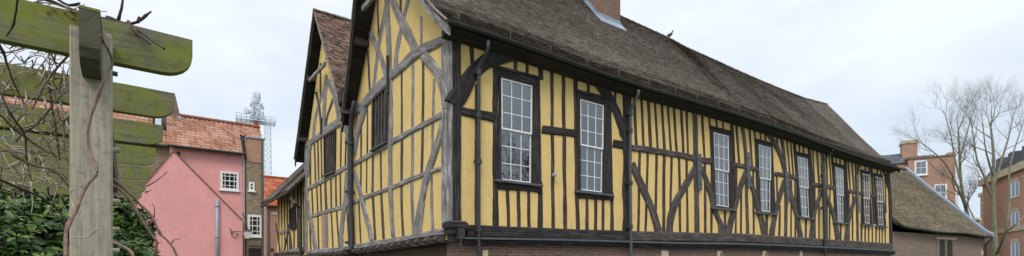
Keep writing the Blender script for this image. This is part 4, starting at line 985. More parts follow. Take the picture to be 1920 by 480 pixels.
# telecom mast far off
mx_, my_ = ground_pt(481, 150)
mast = empty('telecom_mast', 'distant grey lattice telecom mast crowded with antennas and dishes', 'mast', (mx_, my_, 0), .5)
def mz(py): return (HY - py) / F * 150 + EYE
ztop, zpl = mz(176), mz(229)
def lattice(mb, z0, z1, h0, h1, n, r=.10):
    r *= .75
    prev = None
    for i in range(n + 1):
        z = z0 + (z1 - z0) * i / n; h = h0 + (h1 - h0) * i / n; c = [(-h, -h, z), (h, -h, z), (h, h, z), (-h, h, z)]
        for k in range(4): mb.tube([c[k], c[(k + 1) % 4]], r * .6, 4)
        if prev:
            for k in range(4): mb.tube([prev[k], c[k]], r, 4); mb.tube([prev[k], c[(k + 1) % 4]], r * .5, 4); mb.tube([prev[(k + 1) % 4], c[k]], r * .5, 4)
        prev = c
mb = MB(); lattice(mb, 0, zpl, 1.3, .8, 26, .11); mb.v = [(x + 3.1, y - 1.5, z) for x, y, z in mb.v]; lattice(mb, zpl, mz(186), 1.1, .6, 8, .13); mb.tube([(0, 0, mz(186)), (0, 0, mz(172))], .1, 6); mb.build('lattice_tower', M['mast'], mast)
mb = MB()
for y in (-2.2, -1.1, 0, 1.1, 2.2): mb.tube([(-5.5, y, zpl), (5.2, y, zpl)], .13, 4)
for x in lin(-5.5, 5.2, 8): mb.tube([(x, -2.2, zpl), (x, -2.2, zpl + 1.6)], .09, 4); mb.tube([(x, 2.2, zpl), (x, 2.2, zpl + 1.6)], .09, 4); mb.tube([(x, -2.2, zpl), (x, 2.2, zpl)], .1, 4)
for z in (.8, 1.6): mb.tube([(-5.5, -2.2, zpl + z), (5.2, -2.2, zpl + z)], .09, 4); mb.tube([(-5.5, 2.2, zpl + z), (5.2, 2.2, zpl + z)], .09, 4)
mb.build('platform', M['mast'], mast)
rs = random.Random(5)
for i in range(60):
    a = rs.random() * 6.28; z = rs.uniform(zpl + .5, ztop - .3); k = 1 - (z - zpl) / (ztop - zpl); r = .7 + 2.5 * (k ** .8) * rs.random() ** .5
    mb = MB(); mb.tube([(0.4 * cos(a), .4 * sin(a), z), (r * cos(a), r * sin(a), z)], .07, 4); mb.box(r * cos(a) - .16, r * cos(a) + .16, r * sin(a) - .12, r * sin(a) + .12, z - rs.uniform(.3, 1.0), z + rs.uniform(.3, 1.0)); mb.build('antenna', M['mast'], mast)
for i in range(14):
    a = rs.uniform(3.3, 5.6); z = rs.uniform(zpl + .4, mz(190)) if i < 9 else rs.uniform(mz(330), zpl - 1); r = rs.uniform(.9, 2.6) if i < 9 else 1.5; d = rs.uniform(.45, .95)
    if i == 0: a, z, r, d = 3.9, mz(214), 3.8, 1.0
    mb = MB(); mb.lathe((r * cos(a), r * sin(a), z), [(d * .4, -.25), (d, 0), (d, .15), (d * .95, .2), (0, .24)], 12, (cos(a), sin(a), 0)); mb.tube([(.4 * cos(a), .4 * sin(a), z), (r * cos(a), r * sin(a), z)], .08, 4); mb.build('dish', M['dish'], mast)

# chapel ---------------------------------------------------------------------
c0 = HF.world(30.95, .15, 0)
CF = Frame(c0[0], c0[1], .876, .482)
chp = empty('brick_chapel', 'low brick chapel with a steep mossy brown tiled roof edged in lead', 'chapel', (c0[0], c0[1], 0), CF.rz)
xe, zec = CF.front(1846, 446); _, zec0 = CF.front(1680, 430)
xr, zrc = CF.front(1702, 320, 5.0)
xe = min(xe, 17)
mb = MB(); mb.box(0, xe, 0, .4, 0, zec + .05); mb.box(xe - .4, xe, .4, 10, 0, zec); mb.box(0, xe - .4, 9.6, 10, 0, zec)
mb.prism([(xe - .4, .1, zec), (xe - .4, 9.9, zec), (xe - .4, 5, zrc - .1)], [(xe, .1, zec), (xe, 9.9, zec), (xe, 5, zrc - .1)])
mb.build('wall', M['brick_chapel'], chp)
LC = hypot(5.35, zrc - zec)
def S_C(u, v):
    k = v / LC; e = zec + (zec0 - zec) * (1 - u / xe) ; fl = .18 * max(0, .18 - k) / .18
    return Vector((u, -.35 + 5.35 * k, e + (zrc - e) * k + fl * .6 + .04 * sin(u * .8 + v) + .25 * max(0, (1.2 - u) / 1.2) * (1 - k)))
mb = MB(); tiles(mb, slope_fn(S_C), -.0, xe - .15, LC, .19, .125, .028, 1.6); cr = mb.build('roof', M['tile_stone'], chp, normals=False)
mb = MB(); sheet(mb, S_C, lin(0, xe, 14), lin(0, LC, 6), -.12, -.01); mb.build('roof_deck', M['soffit'], cr)
def S_Cb(u, v): return Vector((u, 5 + v, zrc - v * (zrc - zec) / 5.35))
mb = MB(); sheet(mb, S_Cb, lin(0, xe, 2), [0, 5.3], -.1, 0); mb.build('rear_roof', M['tile_stone'], chp)
mb = MB(); mb.tube([(u, 5, zrc + .05 + random.uniform(-.01, .01)) for u in lin(0, xe, 40)], .11, 7); mb.build('ridge_tiles', M['tile_stone'], cr)
mb = MB()
A = []
for v in lin(-.15, LC + .05, 20):
    p = S_C(xe, max(0, v)); A.append(p + Vector((0, (v if v < 0 else 0), 0)))
o = len(mb.v)
for p in A: mb.v += [(xe - .25, p.y, p.z + .02), (xe - .25, p.y, p.z + .24), (xe + .22, p.y, p.z + .26), (xe + .22, p.y, p.z - .25)]
for i in range(len(A) - 1):
    for k in range(4): k2 = (k + 1) % 4; a = o + i * 4; mb.face((a + k, a + k2, a + 4 + k2, a + 4 + k))
mb.face([o + k for k in range(4)]); mb.face([o + 4 * (len(A) - 1) + k for k in range(4)])
mb.build('lead_coping', M['lead_blue'], chp)
a = CF.front(1826, 414, 1.2); b = CF.front(1849, 432, 1.2)
mb = MB(); mb.box(xe + .22, xe + 1.1, .6, 1.6, 0, a[1] - .05); mb.build('buttress', M['brick_chapel'], chp); mb = MB(); mb.box(xe + .2, xe + 1.2, .5, 1.7, a[1] - .05, a[1] + .12); mb.build('buttress_cap', M['stone'], chp)
mb = MB(); mb.tube([S_C(u, 0) + Vector((0, -.1, -.03)) for u in lin(.2, xe + .1, 20)], .07, 8); mb.build('gutter', M['gutter'], chp)
mb = MB(); mb.tube([(xe + .05, -.45, zec - .02), (xe - .1, -.3, zec - .3), (xe - .15, -.12, zec - .5), (xe - .15, -.12, .2)], .075, 8); mb.build('downpipe', M['iron'], chp)
# stone window
a = CF.front(1755, 455); b = CF.front(1790, 482)
mb = MB(); mb.box(a[0], b[0], -.03, .05, 1.0, a[1] + .25); cw = mb.build('window', M['stone_dark'], chp)
w_ = (b[0] - a[0]); mb = MB()
for k in (0, 1):
    cx = a[0] + w_ * (.3 + .4 * k); hw = w_ * .14; z1 = a[1] - .18; pts = [(cx - hw, 1.2), (cx + hw, 1.2), (cx + hw, z1)] + [(cx + hw * cos(t), z1 + hw * 1.1 * sin(t)) for t in (.5, 1.0, 1.57, 2.14, 2.64)] + [(cx - hw, z1)]
    flatpoly(mb, 'R', pts, -.045, -.028)
mb.build('window_light', M['dark'], cw)
mb = MB(); mb.box(a[0] - .15, b[0] + .15, -.08, .0, a[1] + .25, a[1] + .4); mb.build('lintel', M['stone'], cw)
mb = MB(); q = CF.front(1842, 474); mb.box(q[0] - .25, q[0] + .1, -.02, .02, q[1] - .2, q[1] + .2); mb.build('stone_block', M['stone'], chp)

# tall brick house behind the chapel --------------------------------------------
BF = Frame(*ground_pt(1703, 58), .85, -.5)
bh = empty('brick_house', 'tall orange brick house with a pale topped chimney rising behind the chapel roof', 'house', (BF.o[0], BF.o[1], 0), BF.rz)
x1, _ = BF.front(1791, 330); zt = BF.front(1745, 295)[1]
mb = MB(); mb.box(0, x1, 0, 8, 0, zt); mb.build('wall', M['brick_red'], bh)
mb = MB(); mb.box(-.15, BF.front(1752, 300)[0], -.15, 8.1, zt + .002, zt + .28); mb.box(BF.front(1752, 300)[0] + .01, x1 + .12, -.12, 8.1, zt + .002, zt + .12); mb.build('parapet', M['stone_dark'], bh)
a = BF.front(1692, 289, 2); b = BF.front(1720.5, 262, 2)
mb = MB(); mb.box(a[0], b[0], 2, 3.6, zt - 2, b[1] - .35); hc = mb.build('chimney', M['brick_red'], bh)
mb = MB(); mb.box(a[0] - .1, b[0] + .1, 1.9, 3.7, b[1] - .35, b[1] + .02); mb.build('chimney_cap', M['stone'], hc)
a = BF.front(1777, 290, 1); b = BF.front(1791, 287, 1); mb = MB(); mb.box(a[0], b[0], 1, 2.2, zt + .1, a[1] + .25); mb.build('chimney', M['brick_red'], bh)
xw, zw = BF.front(1655, 309, .5); mb = MB(); mb.box(xw, -.01, .5, 7, 0, zw); mb.build('side_wing', M['brick_red'], bh)
zs = BF.front(1680, 289, 3.5)[1]
def S_B(u, v): return Vector((u, .4 + 3.1 * v, zw + (zs - zw) * v))
mb = MB(); P_ = slope_fn(lambda u, v: S_B(u, v / 3.6)); tiles(mb, P_, xw - .1, -.05, 3.6, .35, .22, .02, .6); mb.build('slate_roof', M['slate'], bh, normals=False)
mb = MB(); sheet(mb, S_B, [xw - .1, -.05], [0, 1], -.1, -.01); mb.build('roof_deck', M['soffit'], bh)
for q, c, r in (((1714.5, 302, 1739, 327.5), 2, 2), ((1751, 346, 1775.5, 376), 2, 2)):
    make_window(BF, q, bh, c, r, .16, .08, True, 'glass_dark', 'curtain')
mb = MB(); x, z = BF.front(1793.5, 315); mb.tube([(x, -.15, z), (x, -.15, .2)], .12, 8); mb.build('downpipe', M['white'], bh)

# modern brick block at the right --------------------------------------------------
gx, gy = ground_pt(1842, 60)
NF = Frame(gx, gy, -.5056, -.8628)
nb = empty('mansard_brick_block', 'large orange brick block with stone bands and a slate mansard roof, behind the bare trees', 'apartment block', (gx, gy, 0), NF.rz)
zc = NF.front(1842, 349)[1]; zm = NF.front(1842, 316)[1]
Lm = 15
mb = MB(); mb.box(0, Lm, 0, 14, 0, zc); mb.build('wall', M['brick_red'], nb)
mb = MB(); mb.box(-.3, Lm, -.35, 14.3, zc + .002, zc + .75); mb.build('cornice', M['stone'], nb)
mb = MB(); z2 = NF.front(1842, 442)[1]; mb.box(-.05, Lm, -.12, 0, z2, z2 + .5); mb.build('string_course', M['stone'], nb)
mb = MB(); mb.prism([(-.1, -.1, zc + .75), (Lm, -.1, zc + .75), (Lm, 14, zc + .75), (-.1, 14, zc + .75)], [(1.6, 1.9, zm + 1.0), (Lm, 1.9, zm + 1.0), (Lm, 12, zm + 1.0), (1.6, 12, zm + 1.0)]); mr = mb.build('mansard_roof', M['slate'], nb)
mb = MB(); x, _ = NF.front(1850, 380)
for k in range(16): mb.box(.0 if k % 2 else -.02, .55 if k % 2 else .75, -.05, -.0, k * .62 + .1, k * .62 + .6)
mb.build('quoins', M['stone'], nb)
for col in range(2):
    xa = 9.3 + col * 3.6
    for row, (pt, pb) in enumerate(((0, 0), (1, 1), (2, 2))):
        z1 = zc - .9 - row * 3.2; x0 = xa
        mb = MB(); mb.box(x0, x0 + 2.2, -.06, .02, z1 - 1.7, z1); w = mb.build('window', M['white'], nb)
        mb = MB(); mb.box(x0 + .12, x0 + 1.05, -.07, -.062, z1 - 1.58, z1 - .12); mb.box(x0 + 1.15, x0 + 2.08, -.07, -.062, z1 - 1.58, z1 - .12); mb.build('pane', M['glass_dark'], w)
        mb = MB(); mb.box(x0 - .1, x0 + 2.3, -.12, -.0, z1 + .002, z1 + .28); mb.build('lintel', M['stone'], w)
for col in range(3):
    xa = 4.8 + col * 3.7; mb = MB(); mb.box(xa, xa + 1.4, -.05, 1.4, zc + .9, zc + 2.4); d_ = mb.build('dormer', M['slate'], nb); mb = MB(); mb.box(xa + .15, xa + 1.25, -.08, -.052, zc + 1.0, zc + 2.25); mb.build('window', M['lead'], d_)
mb = MB(); mb.box(-4.4, -.0, .9, 9, 0, zc - .9); mb.box(-2.5, -.0, 1.2, 9, zc - .9, zc - .1); mb.build('side_wing', M['brick_red'], nb)
mb = MB(); mb.box(-4.6, -.3, .7, 9.1, zc - .9, zc - .45); mb.build('cornice', M['stone'], nb)

# bare trees ------------------------------------------------------------------------
def grow(rnd, trunk, fine, p, d, L, r, lev, maxlev, bias):
    n = 4 if lev < maxlev else 3; pts = [p]; q = p.copy(); dd = d.copy()
    for i in range(n):
        dd = (dd + Vector((rnd.gauss(0, .13), rnd.gauss(0, .13), rnd.gauss(.05, .10))) + bias * .03).normalized(); q = q + dd * (L / n); pts.append(q.copy())
    e = r * (.62 if lev < maxlev else .3)
    rad = [r + (e - r) * i / n for i in range(n + 1)]
    (trunk if lev <= 2 else fine).tube(pts, rad, 7 if lev < 2 else (5 if lev < 4 else 3), cap=False)
    if lev >= maxlev: return
    nb_ = rnd.choice((2, 3, 3) if lev < 3 else (3, 4)) if lev > 0 else 3
    for k in range(nb_ + (1 if lev >= 2 else 0)):
        i = n if k < 2 else rnd.randint(1, n - 1)
        ang = rnd.uniform(.22, .60) if k < 2 else rnd.uniform(.5, 1.0); ax = pts[i] - pts[i - 1]; ax.normalize()
        o = ax.orthogonal().normalized(); o.rotate(Matrix.Rotation(rnd.random() * 6.28, 3, ax)); nd = (ax * cos(ang) + o * sin(ang)).normalized()
        if nd.z < .02: nd.z = .05 + rnd.random() * .2; nd.normalize()
        grow(rnd, trunk, fine, pts[i], nd, L * rnd.uniform(.62, .84), rad[i] * rnd.uniform(.62, .80), lev + 1, maxlev, bias)
def bare_tree(label, px, Y, limbs, seed, maxlev=5, group=None, scale=1.0):
    x, y = ground_pt(px, Y); root = empty('bare_tree', label, 'tree', (x, y, 0), 0, group); rnd = random.Random(seed)
    tr, fi = MB(), MB()
    for pts, r0, r1, Ls in limbs:
        r0 *= .70; r1 *= .60
        P_ = [Vector(((q[0] - X0) / F * (Y + q[2]) - x, (Y + q[2]) - y, (HY - q[1]) / F * (Y + q[2]) + EYE if q[1] < 9000 else 0)) for q in pts]
        S_ = smooth_path([tuple(v) for v in P_], 1.2); m_ = len(S_); rad = [r0 + (r1 - r0) * i / (m_ - 1) for i in range(m_)]
        tr.tube(S_, rad, 9, cap=False)
        for i in range(2, m_):
            if rnd.random() < (.5 if i < m_ - 1 else 1) and P_[-1].z > 3 and i > m_ * .3:
                ax = Vector(S_[i]) - Vector(S_[i - 1]); ax.normalize(); reps = 3 if i == m_ - 1 else 1
                for _ in range(reps):
                    ang = rnd.uniform(.1, .5) if i == m_ - 1 else rnd.uniform(.5, 1.0); o = ax.orthogonal().normalized(); o.rotate(Matrix.Rotation(rnd.random() * 6.28, 3, ax))
                    nd = (ax * cos(ang) + o * sin(ang)).normalized(); nd.z = max(nd.z, .1)
                    grow(rnd, tr, fi, Vector(S_[i]), nd.normalized(), Ls * .74 * rnd.uniform(.75, 1.1), rad[i] * .56, 1, maxlev, Vector((0, 0, 1)))
    tr.build('trunk', M['bark'], root, smooth=True, normals=False); fi.build('crown', M['twig'], root, normals=False)
    return root
bare_tree('bare grey green tree leaning up behind the chapel roof edge, nearer the chimneyed brick house', 1824, 44,
 [([(1826, 9999, 0), (1822, 440, 0), (1812, 395, 0), (1802, 345, 0), (1799, 290, 0), (1797, 245, 0)], .30, .10, 2.2),
  ([(1812, 395, 0), (1795, 350, -1), (1775, 310, -1.5), (1750, 285, -2), (1728, 268, -2)], .13, .05, 1.8),
  ([(1801, 340, 0), (1790, 295, 1), (1783, 255, 1), (1772, 215, 1)], .12, .05, 1.8),
  ([(1799, 300, 0), (1810, 262, 0), (1818, 232, 0), (1828, 200, .5)], .10, .04, 1.6),
  ([(1806, 360, 0), (1785, 335, 2), (1760, 322, 2), (1738, 300, 2)], .09, .04, 1.6),
  ([(1818, 425, 0), (1800, 392, -1), (1780, 372, -1), (1768, 350, -1)], .08, .03, 1.3)], 11, 5)
bare_tree('large bare tree with a straight mossy trunk, in front of the mansard brick block', 1868, 41,
 [([(1870, 9999, 0), (1866, 470, 0), (1863, 400, 0), (1862, 345, 0), (1863, 290, 0), (1858, 240, 0)], .36, .11, 2.3),
  ([(1862, 370, 0), (1845, 330, 1), (1832, 300, 1), (1826, 262, 1), (1820, 225, 1)], .14, .05, 1.9),
  ([(1864, 345, 0), (1878, 300, 0), (1890, 262, 0), (1898, 228, 0)], .15, .05, 1.9),
  ([(1862, 330, 0), (1850, 290, -1), (1845, 255, -1), (1842, 222, -1)], .11, .04, 1.7),
  ([(1868, 478, 0), (1885, 435, -2), (1893, 380, -2), (1892, 330, -2), (1899, 290, -2), (1912, 250, -2)], .17, .06, 1.9),
  ([(1868, 460, 0), (1840, 435, 1), (1822, 400, 1), (1815, 380, 1), (1829, 352, 1)], .10, .05, 1.5),
  ([(1885, 435, -2), (1905, 420, -3), (1925, 400, -3), (1945, 370, -3)], .10, .05, 1.5)], 23, 5)
# garden tree outside the frame whose branches show as reflections in the nearest panes
bare_tree('bare garden tree standing out of view, mirrored in the window nearest the corner', 960 + F * 2.2, 9, [], 3) if False else None
gt = empty('garden_tree', 'bare garden tree mirrored in the window panes near the corner', 'tree', (17.5, 7.2, 0)); rnd = random.Random(31); tr, fi = MB(), MB()
tr.tube([(0, 0, 0), (.1, 0, 2), (0, .1, 4)], [.3, .26, .2], 9)
for k in range(6): grow(rnd, tr, fi, Vector((0, .1, 4)), Vector((cos(k * 1.1) * .7, sin(k * 1.1) * .7, 1)).normalized(), 2.6, .15, 1, 4, Vector((0, 0, 1)))
tr.build('trunk', M['bark'], gt, smooth=True, normals=False); fi.build('crown', M['twig'], gt, normals=False)

# pigeon on the ridge ------------------------------------------------------------------
p = S_R(13.7, LR); pw = HF.world(p.x, p.y, p.z + .06)
pg = empty('pigeon', 'dark pigeon perched on the roof ridge right of the chimney', 'bird', pw, -.5)
mb = MB()
prof = [(-.20, .03, .015), (-.13, .06, .03), (-.07, .09, .058), (0, .12, .075), (.06, .15, .07), (.10, .19, .048), (.125, .235, .032), (.14, .27, .034), (.155, .295, .026), (.175, .30, .010), (.205, .292, .003)]
mb.tube([(x, 0, z) for x, z, r in prof], [r for x, z, r in prof], 12); mb.build('body', M['pigeon'], pg, smooth=True)
for s_ in (-1, 1):
    mb = MB(); mb.prism([(-.2, s_ * .02, .05), (.03, s_ * .072, .10), (.08, s_ * .06, .17), (-.04, s_ * .06, .17)], [(-.2, s_ * .03, .045), (.03, s_ * .085, .10), (.08, s_ * .072, .17), (-.04, s_ * .07, .175)]); mb.build('wing', M['pigeon'], pg)
    mb = MB(); mb.tube([(0.02, s_ * .03, .07), (.02, s_ * .03, 0), (.05, s_ * .03, -.005)], .006, 5); mb.build('leg', M['pantile'], pg)

#%%PERGOLA
GF = Frame(*ground_pt(130, 2.19), .7809, .6247)
per = empty('garden_pergola', 'weathered oak pergola with mossy green rafters running back towards the pink house', 'pergola', (GF.o[0], GF.o[1], 0), GF.rz)
PW = .150; zp = GF.front(130, 46)[1]
def beam_uv(mb, A, B_, ax):
    mb.prism(A, B_)
def post_at(y):
    mb = MB(); x0, x1, y0, y1 = 0, PW, y, y + PW; c = .006; n = 20; zs = lin(0, zp, n); o = len(mb.v)
    ring = [(x0 + c, y0), (x1 - c, y0), (x1, y0 + c), (x1, y1), (x0, y1), (x0, y0 + c)]; w = [0, PW, PW + .02, 2 * PW, 3 * PW, 4 * PW]
    for z in zs: mb.v += [(x, yy, z) for x, yy in ring]
    for i in range(n):
        for k in range(6): k2 = (k + 1) % 6; a = o + i * 6; va, vb = w[k], w[k] + (PW if k in (0, 2, 3, 4) else .01); mb.face((a + k, a + k2, a + 6 + k2, a + 6 + k), [(zs[i], va), (zs[i], vb), (zs[i + 1], vb), (zs[i + 1], va)])
    mb.face([o + k for k in range(6)]); mb.face([o + n * 6 + k for k in range(6)], [(k * .05, k * .03) for k in range(6)])
    return mb.build('post', M['post'], per)
post_at(0)
for y in (4.36, 8.9): post_at(y + .2)
# long plate carried through the post head, seen end-on
def sec_beam(profile, along, a0, a1, mat, name, par=per):
    """profile list of (u,z) ; along 'y' extrudes in y, 'x' extrudes in x"""
    mb = MB(); n = len(profile); N_ = 12; o = len(mb.v); st = lin(a0, a1, N_); vv = [0]
    for k in range(n): p, q = profile[k], profile[(k + 1) % n]; vv.append(vv[-1] + hypot(q[0] - p[0], q[1] - p[1]))
    for a in st:
        for (u, z) in profile: mb.v.append((u, a, z) if along == 'y' else (a, u, z))
    for i in range(N_):
        for k in range(n):
            k2 = (k + 1) % n; q = o + i * n; mb.face((q + k, q + k2, q + n + k2, q + n + k), [(st[i], vv[k]), (st[i], vv[k + 1]), (st[i + 1], vv[k + 1]), (st[i + 1], vv[k])])
    mb.face([o + k for k in range(n)], [(profile[k][0], profile[k][1]) for k in range(n)]); mb.face([o + N_ * n + k for k in range(n)], [(profile[k][0], profile[k][1]) for k in range(n)])
    return mb.build(name, M[mat], par)
a = GF.front(148, 14, -.22); b = GF.front(187, 140, -.22)
xa, zt_, xb, zb_ = a[0], a[1], b[0], b[1] + .04
# end of the long plate with rounded lower corner
mb = MB(); prof = [(-.22, zt_), (-.22, zb_ + .07), (-.20, zb_ + .03), (-.16, zb_ + .005), (-.10, zb_)]
A = [(xa, y, z) for y, z in prof] + [(xa, 12.5, zb_), (xa, 12.5, zt_)]
mb.prism(A, [(xb, y, z) for x, y, z in A]); mb.build('plate', M['plate'], per)
mb = MB(); mb.prism([(xa - .002, -.222, zt_ - .0), (xb + .002, -.222, zt_), (xb + .002, 12.5, zt_), (xa - .002, 12.5, zt_)], [(xa - .002, -.222, zt_ + .012), (xb + .002, -.222, zt_ + .012), (xb + .002, 12.5, zt_ + .012), (xa - .002, 12.5, zt_ + .012)]); mb.build('plate_cap', M['rafter'], per)
# rafters
RF = [(.155, (361, 75), .205), (1.24 + .15, (328, 175), .195), (2.75 + .15, (306, 235), .205), (4.36 + .15, (292, 278), .225), (5.95 + .15, (283, 314), .2), (7.8 + .15, (273, 340), .22), (9.6, (266, 356), .22), (11.2, (258, 372), .22)]
for i, (y, (ex, ey), hh) in enumerate(RF):
    x1, z1 = GF.front(ex, ey, y); th = .062; r = .13; z0 = z1 - hh
    out = [(-3.2, z1), (-3.2, z0)]
    for x in lin(-2.8, x1 - r - .05, 10): out.append((x, z0))
    for k in range(7): a = -pi / 2 + pi / 2 * k / 6; out.append((x1 - r + r * cos(a), z0 + r * .85 + r * .85 * sin(a)))
    out.append((x1, z1))
    for x in lin(x1 - .3, -2.8, 10): out.append((x, z1 + .003 * sin(x * 7)))
    mb = MB(); A = [(x, y, z) for x, z in out]; B_ = [(x, y + th, z) for x, z in out]; n = len(out); o = len(mb.v); mb.v += A + B_; ph = random.random() * 9
    mb.face(range(o, o + n), [(p[0] + ph, p[2]) for p in A]); mb.face(range(o + 2 * n - 1, o + n - 1, -1), [(p[0] + ph, p[2]) for p in reversed(B_)])
    for k in range(n): k2 = (k + 1) % n; mb.face((o + k, o + n + k, o + n + k2, o + k2), [(A[k][0] + ph, A[k][2]), (A[k][0] + ph, A[k][2] + th), (A[k2][0] + ph, A[k2][2] + th), (A[k2][0] + ph, A[k2][2])])
    mb.build('rafter', M['rafter'], per)
# trellis poles behind the post
for (py_, y) in ((378, 1.2), (430, 1.2), (470, 1.2), (282, .6)):
    x, z = GF.front(224, py_, y); mb = MB(); mb.tube([(x, y, z), (x - .13, y + .02, z)], .016, 8); mb.build('trellis_pole', M['post'], per, smooth=True)
mb = MB(); x, z = GF.front(214, 138, .05); mb.tube([(PW - .01, .05, z), (PW + .02, .05, z)], .012, 8); mb.build('bolt', M['iron'], per)

# vines -----------------------------------------------------------------------
def stem(mb, pts, r0, r1, knob=True, rnd=random, n=6):
    W = [Vector(((q[0] - X0) / F * q[2], q[2], (HY - q[1]) / F * q[2] + EYE)) for q in pts]
    S_ = smooth_path([tuple(w) for w in W], .03); m_ = len(S_)
    rad = []; P_ = []
    for i in range(m_):
        k = i / max(1, m_ - 1); r = r0 + (r1 - r0) * k; j = r * .35
        P_.append(Vector(S_[i]) + Vector((rnd.uniform(-j, j), rnd.uniform(-j, j), rnd.uniform(-j, j)))); rad.append(r * (1.55 if knob and i % 9 == 4 else rnd.uniform(.9, 1.12)))
    mb.cuts = getattr(mb, 'cuts', []) + [(len(mb.v), len(mb.f))]
    mb.tube(P_, rad, n)
    return P_
vine = empty('climbing_vine', 'leafless knotted vine winding up the front of the pergola post', 'vine', GF.world(.05, -.1, 0)); base = Vector(vine.location)
def vbuild(mb, name, mat, root):
    b = Vector(root.location); cuts = list(getattr(mb, 'cuts', [])); vv = mb.v; ff = mb.f
    for (v0, f0), (v1, f1) in zip(cuts, cuts[1:] + [(len(vv), len(ff))]):
        m = MB(); m.v = [tuple(Vector(p) - b) for p in vv[v0:v1]]; m.f = [tuple(i - v0 for i in f) for f in ff[f0:f1]]; m.uv = mb.uv[f0:f1]; m.t = mb.t[f0:f1]
        m.build(name, M[mat], root, smooth=True, normals=False)
mb = MB(); stem(mb, [(124, 492, 2.0), (122, 455, 2.02), (128, 420, 2.05), (142, 396, 2.08), (156, 362, 2.1), (168, 342, 2.12), (182, 322, 2.14), (176, 300, 2.15), (168, 280, 2.16), (165, 250, 2.16), (172, 215, 2.16), (184, 180, 2.16), (196, 150, 2.15), (211, 122, 2.18), (207, 103, 2.16), (196, 82, 2.1), (188, 66, 2.0)], .0072, .0040); vbuild(mb, 'stem', 'vine', vine)
mb = MB()
for q in ([(156, 362, 2.1), (152, 350, 2.1), (156, 346, 2.08)], [(182, 322, 2.14), (186, 318, 2.12)], [(128, 420, 2.05), (146, 405, 2.08), (152, 393, 2.08)], [(142, 396, 2.08), (134, 375, 2.1), (133, 358, 2.1), (144, 354, 2.1)], [(134, 446, 2.15), (165, 444, 2.15), (178, 433, 2.15), (192, 428, 2.15)]): stem(mb, q, .004, .0018)
stem(mb, [(134, 446, 2.15), (165, 444, 2.15), (178, 433, 2.15), (190, 418, 2.15)], .0025, .001); vbuild(mb, 'twigs', 'vine_pale', vine)

top = empty('vine_shoots', 'dark woody vine shoots lying along the top of the first rafter', 'vine', GF.world(.2, .2, 1.65)); mb = MB()
for q in ([(60, -12, 2.3), (100, 5, 2.35), (145, 22, 2.4), (190, 33, 2.45), (215, 38, 2.5), (235, 44, 2.5)], [(222, 36, 2.5), (228, 15, 2.5), (231, -10, 2.5)], [(235, 44, 2.5), (258, 42, 2.5), (272, 30, 2.5), (284, 22, 2.5)], [(200, 32, 2.5), (235, 45, 2.5), (262, 58, 2.45), (285, 76, 2.42), (308, 92, 2.4)], [(240, 40, 2.5), (255, 60, 2.42), (275, 76, 2.4), (283, 84, 2.4)], [(95, -10, 2.3), (130, 10, 2.3), (150, 6, 2.3)], [(258, 42, 2.5), (262, 33, 2.5), (268, 36, 2.5)]):
    stem(mb, q, .0085, .004)
vbuild(mb, 'stem', 'vine_dark', top)
mb = MB(); rs = random.Random(3)
for k in range(16):
    x = rs.uniform(-20, 140); y = 5 + x * .12 + rs.uniform(-8, 10); stem(mb, [(x, y, 2.35), (x + rs.uniform(15, 40), y + rs.uniform(-8, 12), 2.3), (x + rs.uniform(45, 80), y + rs.uniform(-12, 25), 2.25)], .004, .0015, rnd=rs, n=5)
vbuild(mb, 'twigs', 'vine', top)
# tangle left of the post
tan = empty('vine_tangle', 'dense tangle of leafless brown vine stems hanging below the rafters, left of the post', 'vine', GF.world(-.5, 1, 0)); rs = random.Random(12)
TG = [([(-15, 60, 2.2), (5, 95, 2.3), (22, 145, 2.4), (40, 185, 2.5), (55, 215, 2.5), (78, 248, 2.5), (100, 290, 2.5)], .010, .007), ([(34, -5, 1.8), (30, 20, 1.85), (26, 45, 1.9), (12, 68, 1.95)], .006, .004),
 ([(132, 98, 2.5), (105, 130, 2.5), (88, 150, 2.5), (68, 190, 2.5), (60, 205, 2.5)], .009, .006), ([(-15, 200, 2.3), (20, 235, 2.4), (55, 262, 2.5), (90, 285, 2.6), (128, 300, 2.6)], .012, .009),
 ([(80, 120, 2.8), (92, 165, 2.8), (100, 215, 2.8), (106, 250, 2.8), (112, 300, 2.8)], .011, .008), ([(-15, 265, 2.3), (20, 285, 2.3), (60, 310, 2.4), (100, 320, 2.5), (135, 355, 2.6)], .012, .009),
 ([(40, 240, 2.6), (70, 232, 2.6), (100, 195, 2.6), (122, 172, 2.6)], .008, .005), ([(-15, 330, 2.2), (30, 350, 2.3), (75, 370, 2.4), (110, 395, 2.5), (125, 420, 2.5)], .010, .008),
 ([(20, 50, 2.6), (60, 75, 2.6), (90, 92, 2.6), (128, 108, 2.7)], .006, .004), ([(-10, 100, 2.5), (30, 95, 2.5), (60, 82, 2.5)], .007, .004), ([(0, 170, 2.2), (20, 215, 2.2), (45, 250, 2.3), (50, 300, 2.4), (60, 340, 2.4)], .008, .005),
 ([(30, -10, 3), (70, 40, 3), (90, 90, 3), (95, 160, 3)], .007, .006), ([(105, 195, 2.9), (118, 230, 2.9), (122, 290, 2.9), (140, 330, 2.9)], .010, .008), ([(75, 0, 2.7), (100, 200, 2.7)], .001, .001)]
md, ml, mp = MB(), MB(), MB()
for k, (q, a, b) in enumerate(TG): stem(md if k % 3 == 1 else ml, q, a * .58, b * .55, rnd=rs)
for k in range(185):
    x, y, z = rs.uniform(-20, 128), rs.uniform(70, 360), rs.uniform(2.3, 3.4); a = rs.uniform(-1.2, 1.9); L_ = rs.uniform(15, 60); q = [(x, y, z)]
    for _ in range(3): a += rs.gauss(0, .5); x += cos(a) * L_ / 2; y += sin(a) * L_ / 2; z += rs.uniform(-.1, .1); q.append((min(x, 150), y, max(2.36, z)))
    stem((md, ml, mp)[k % 3 if k % 6 else 2], q, rs.uniform(.0022, .005), .001, rnd=rs, n=4)
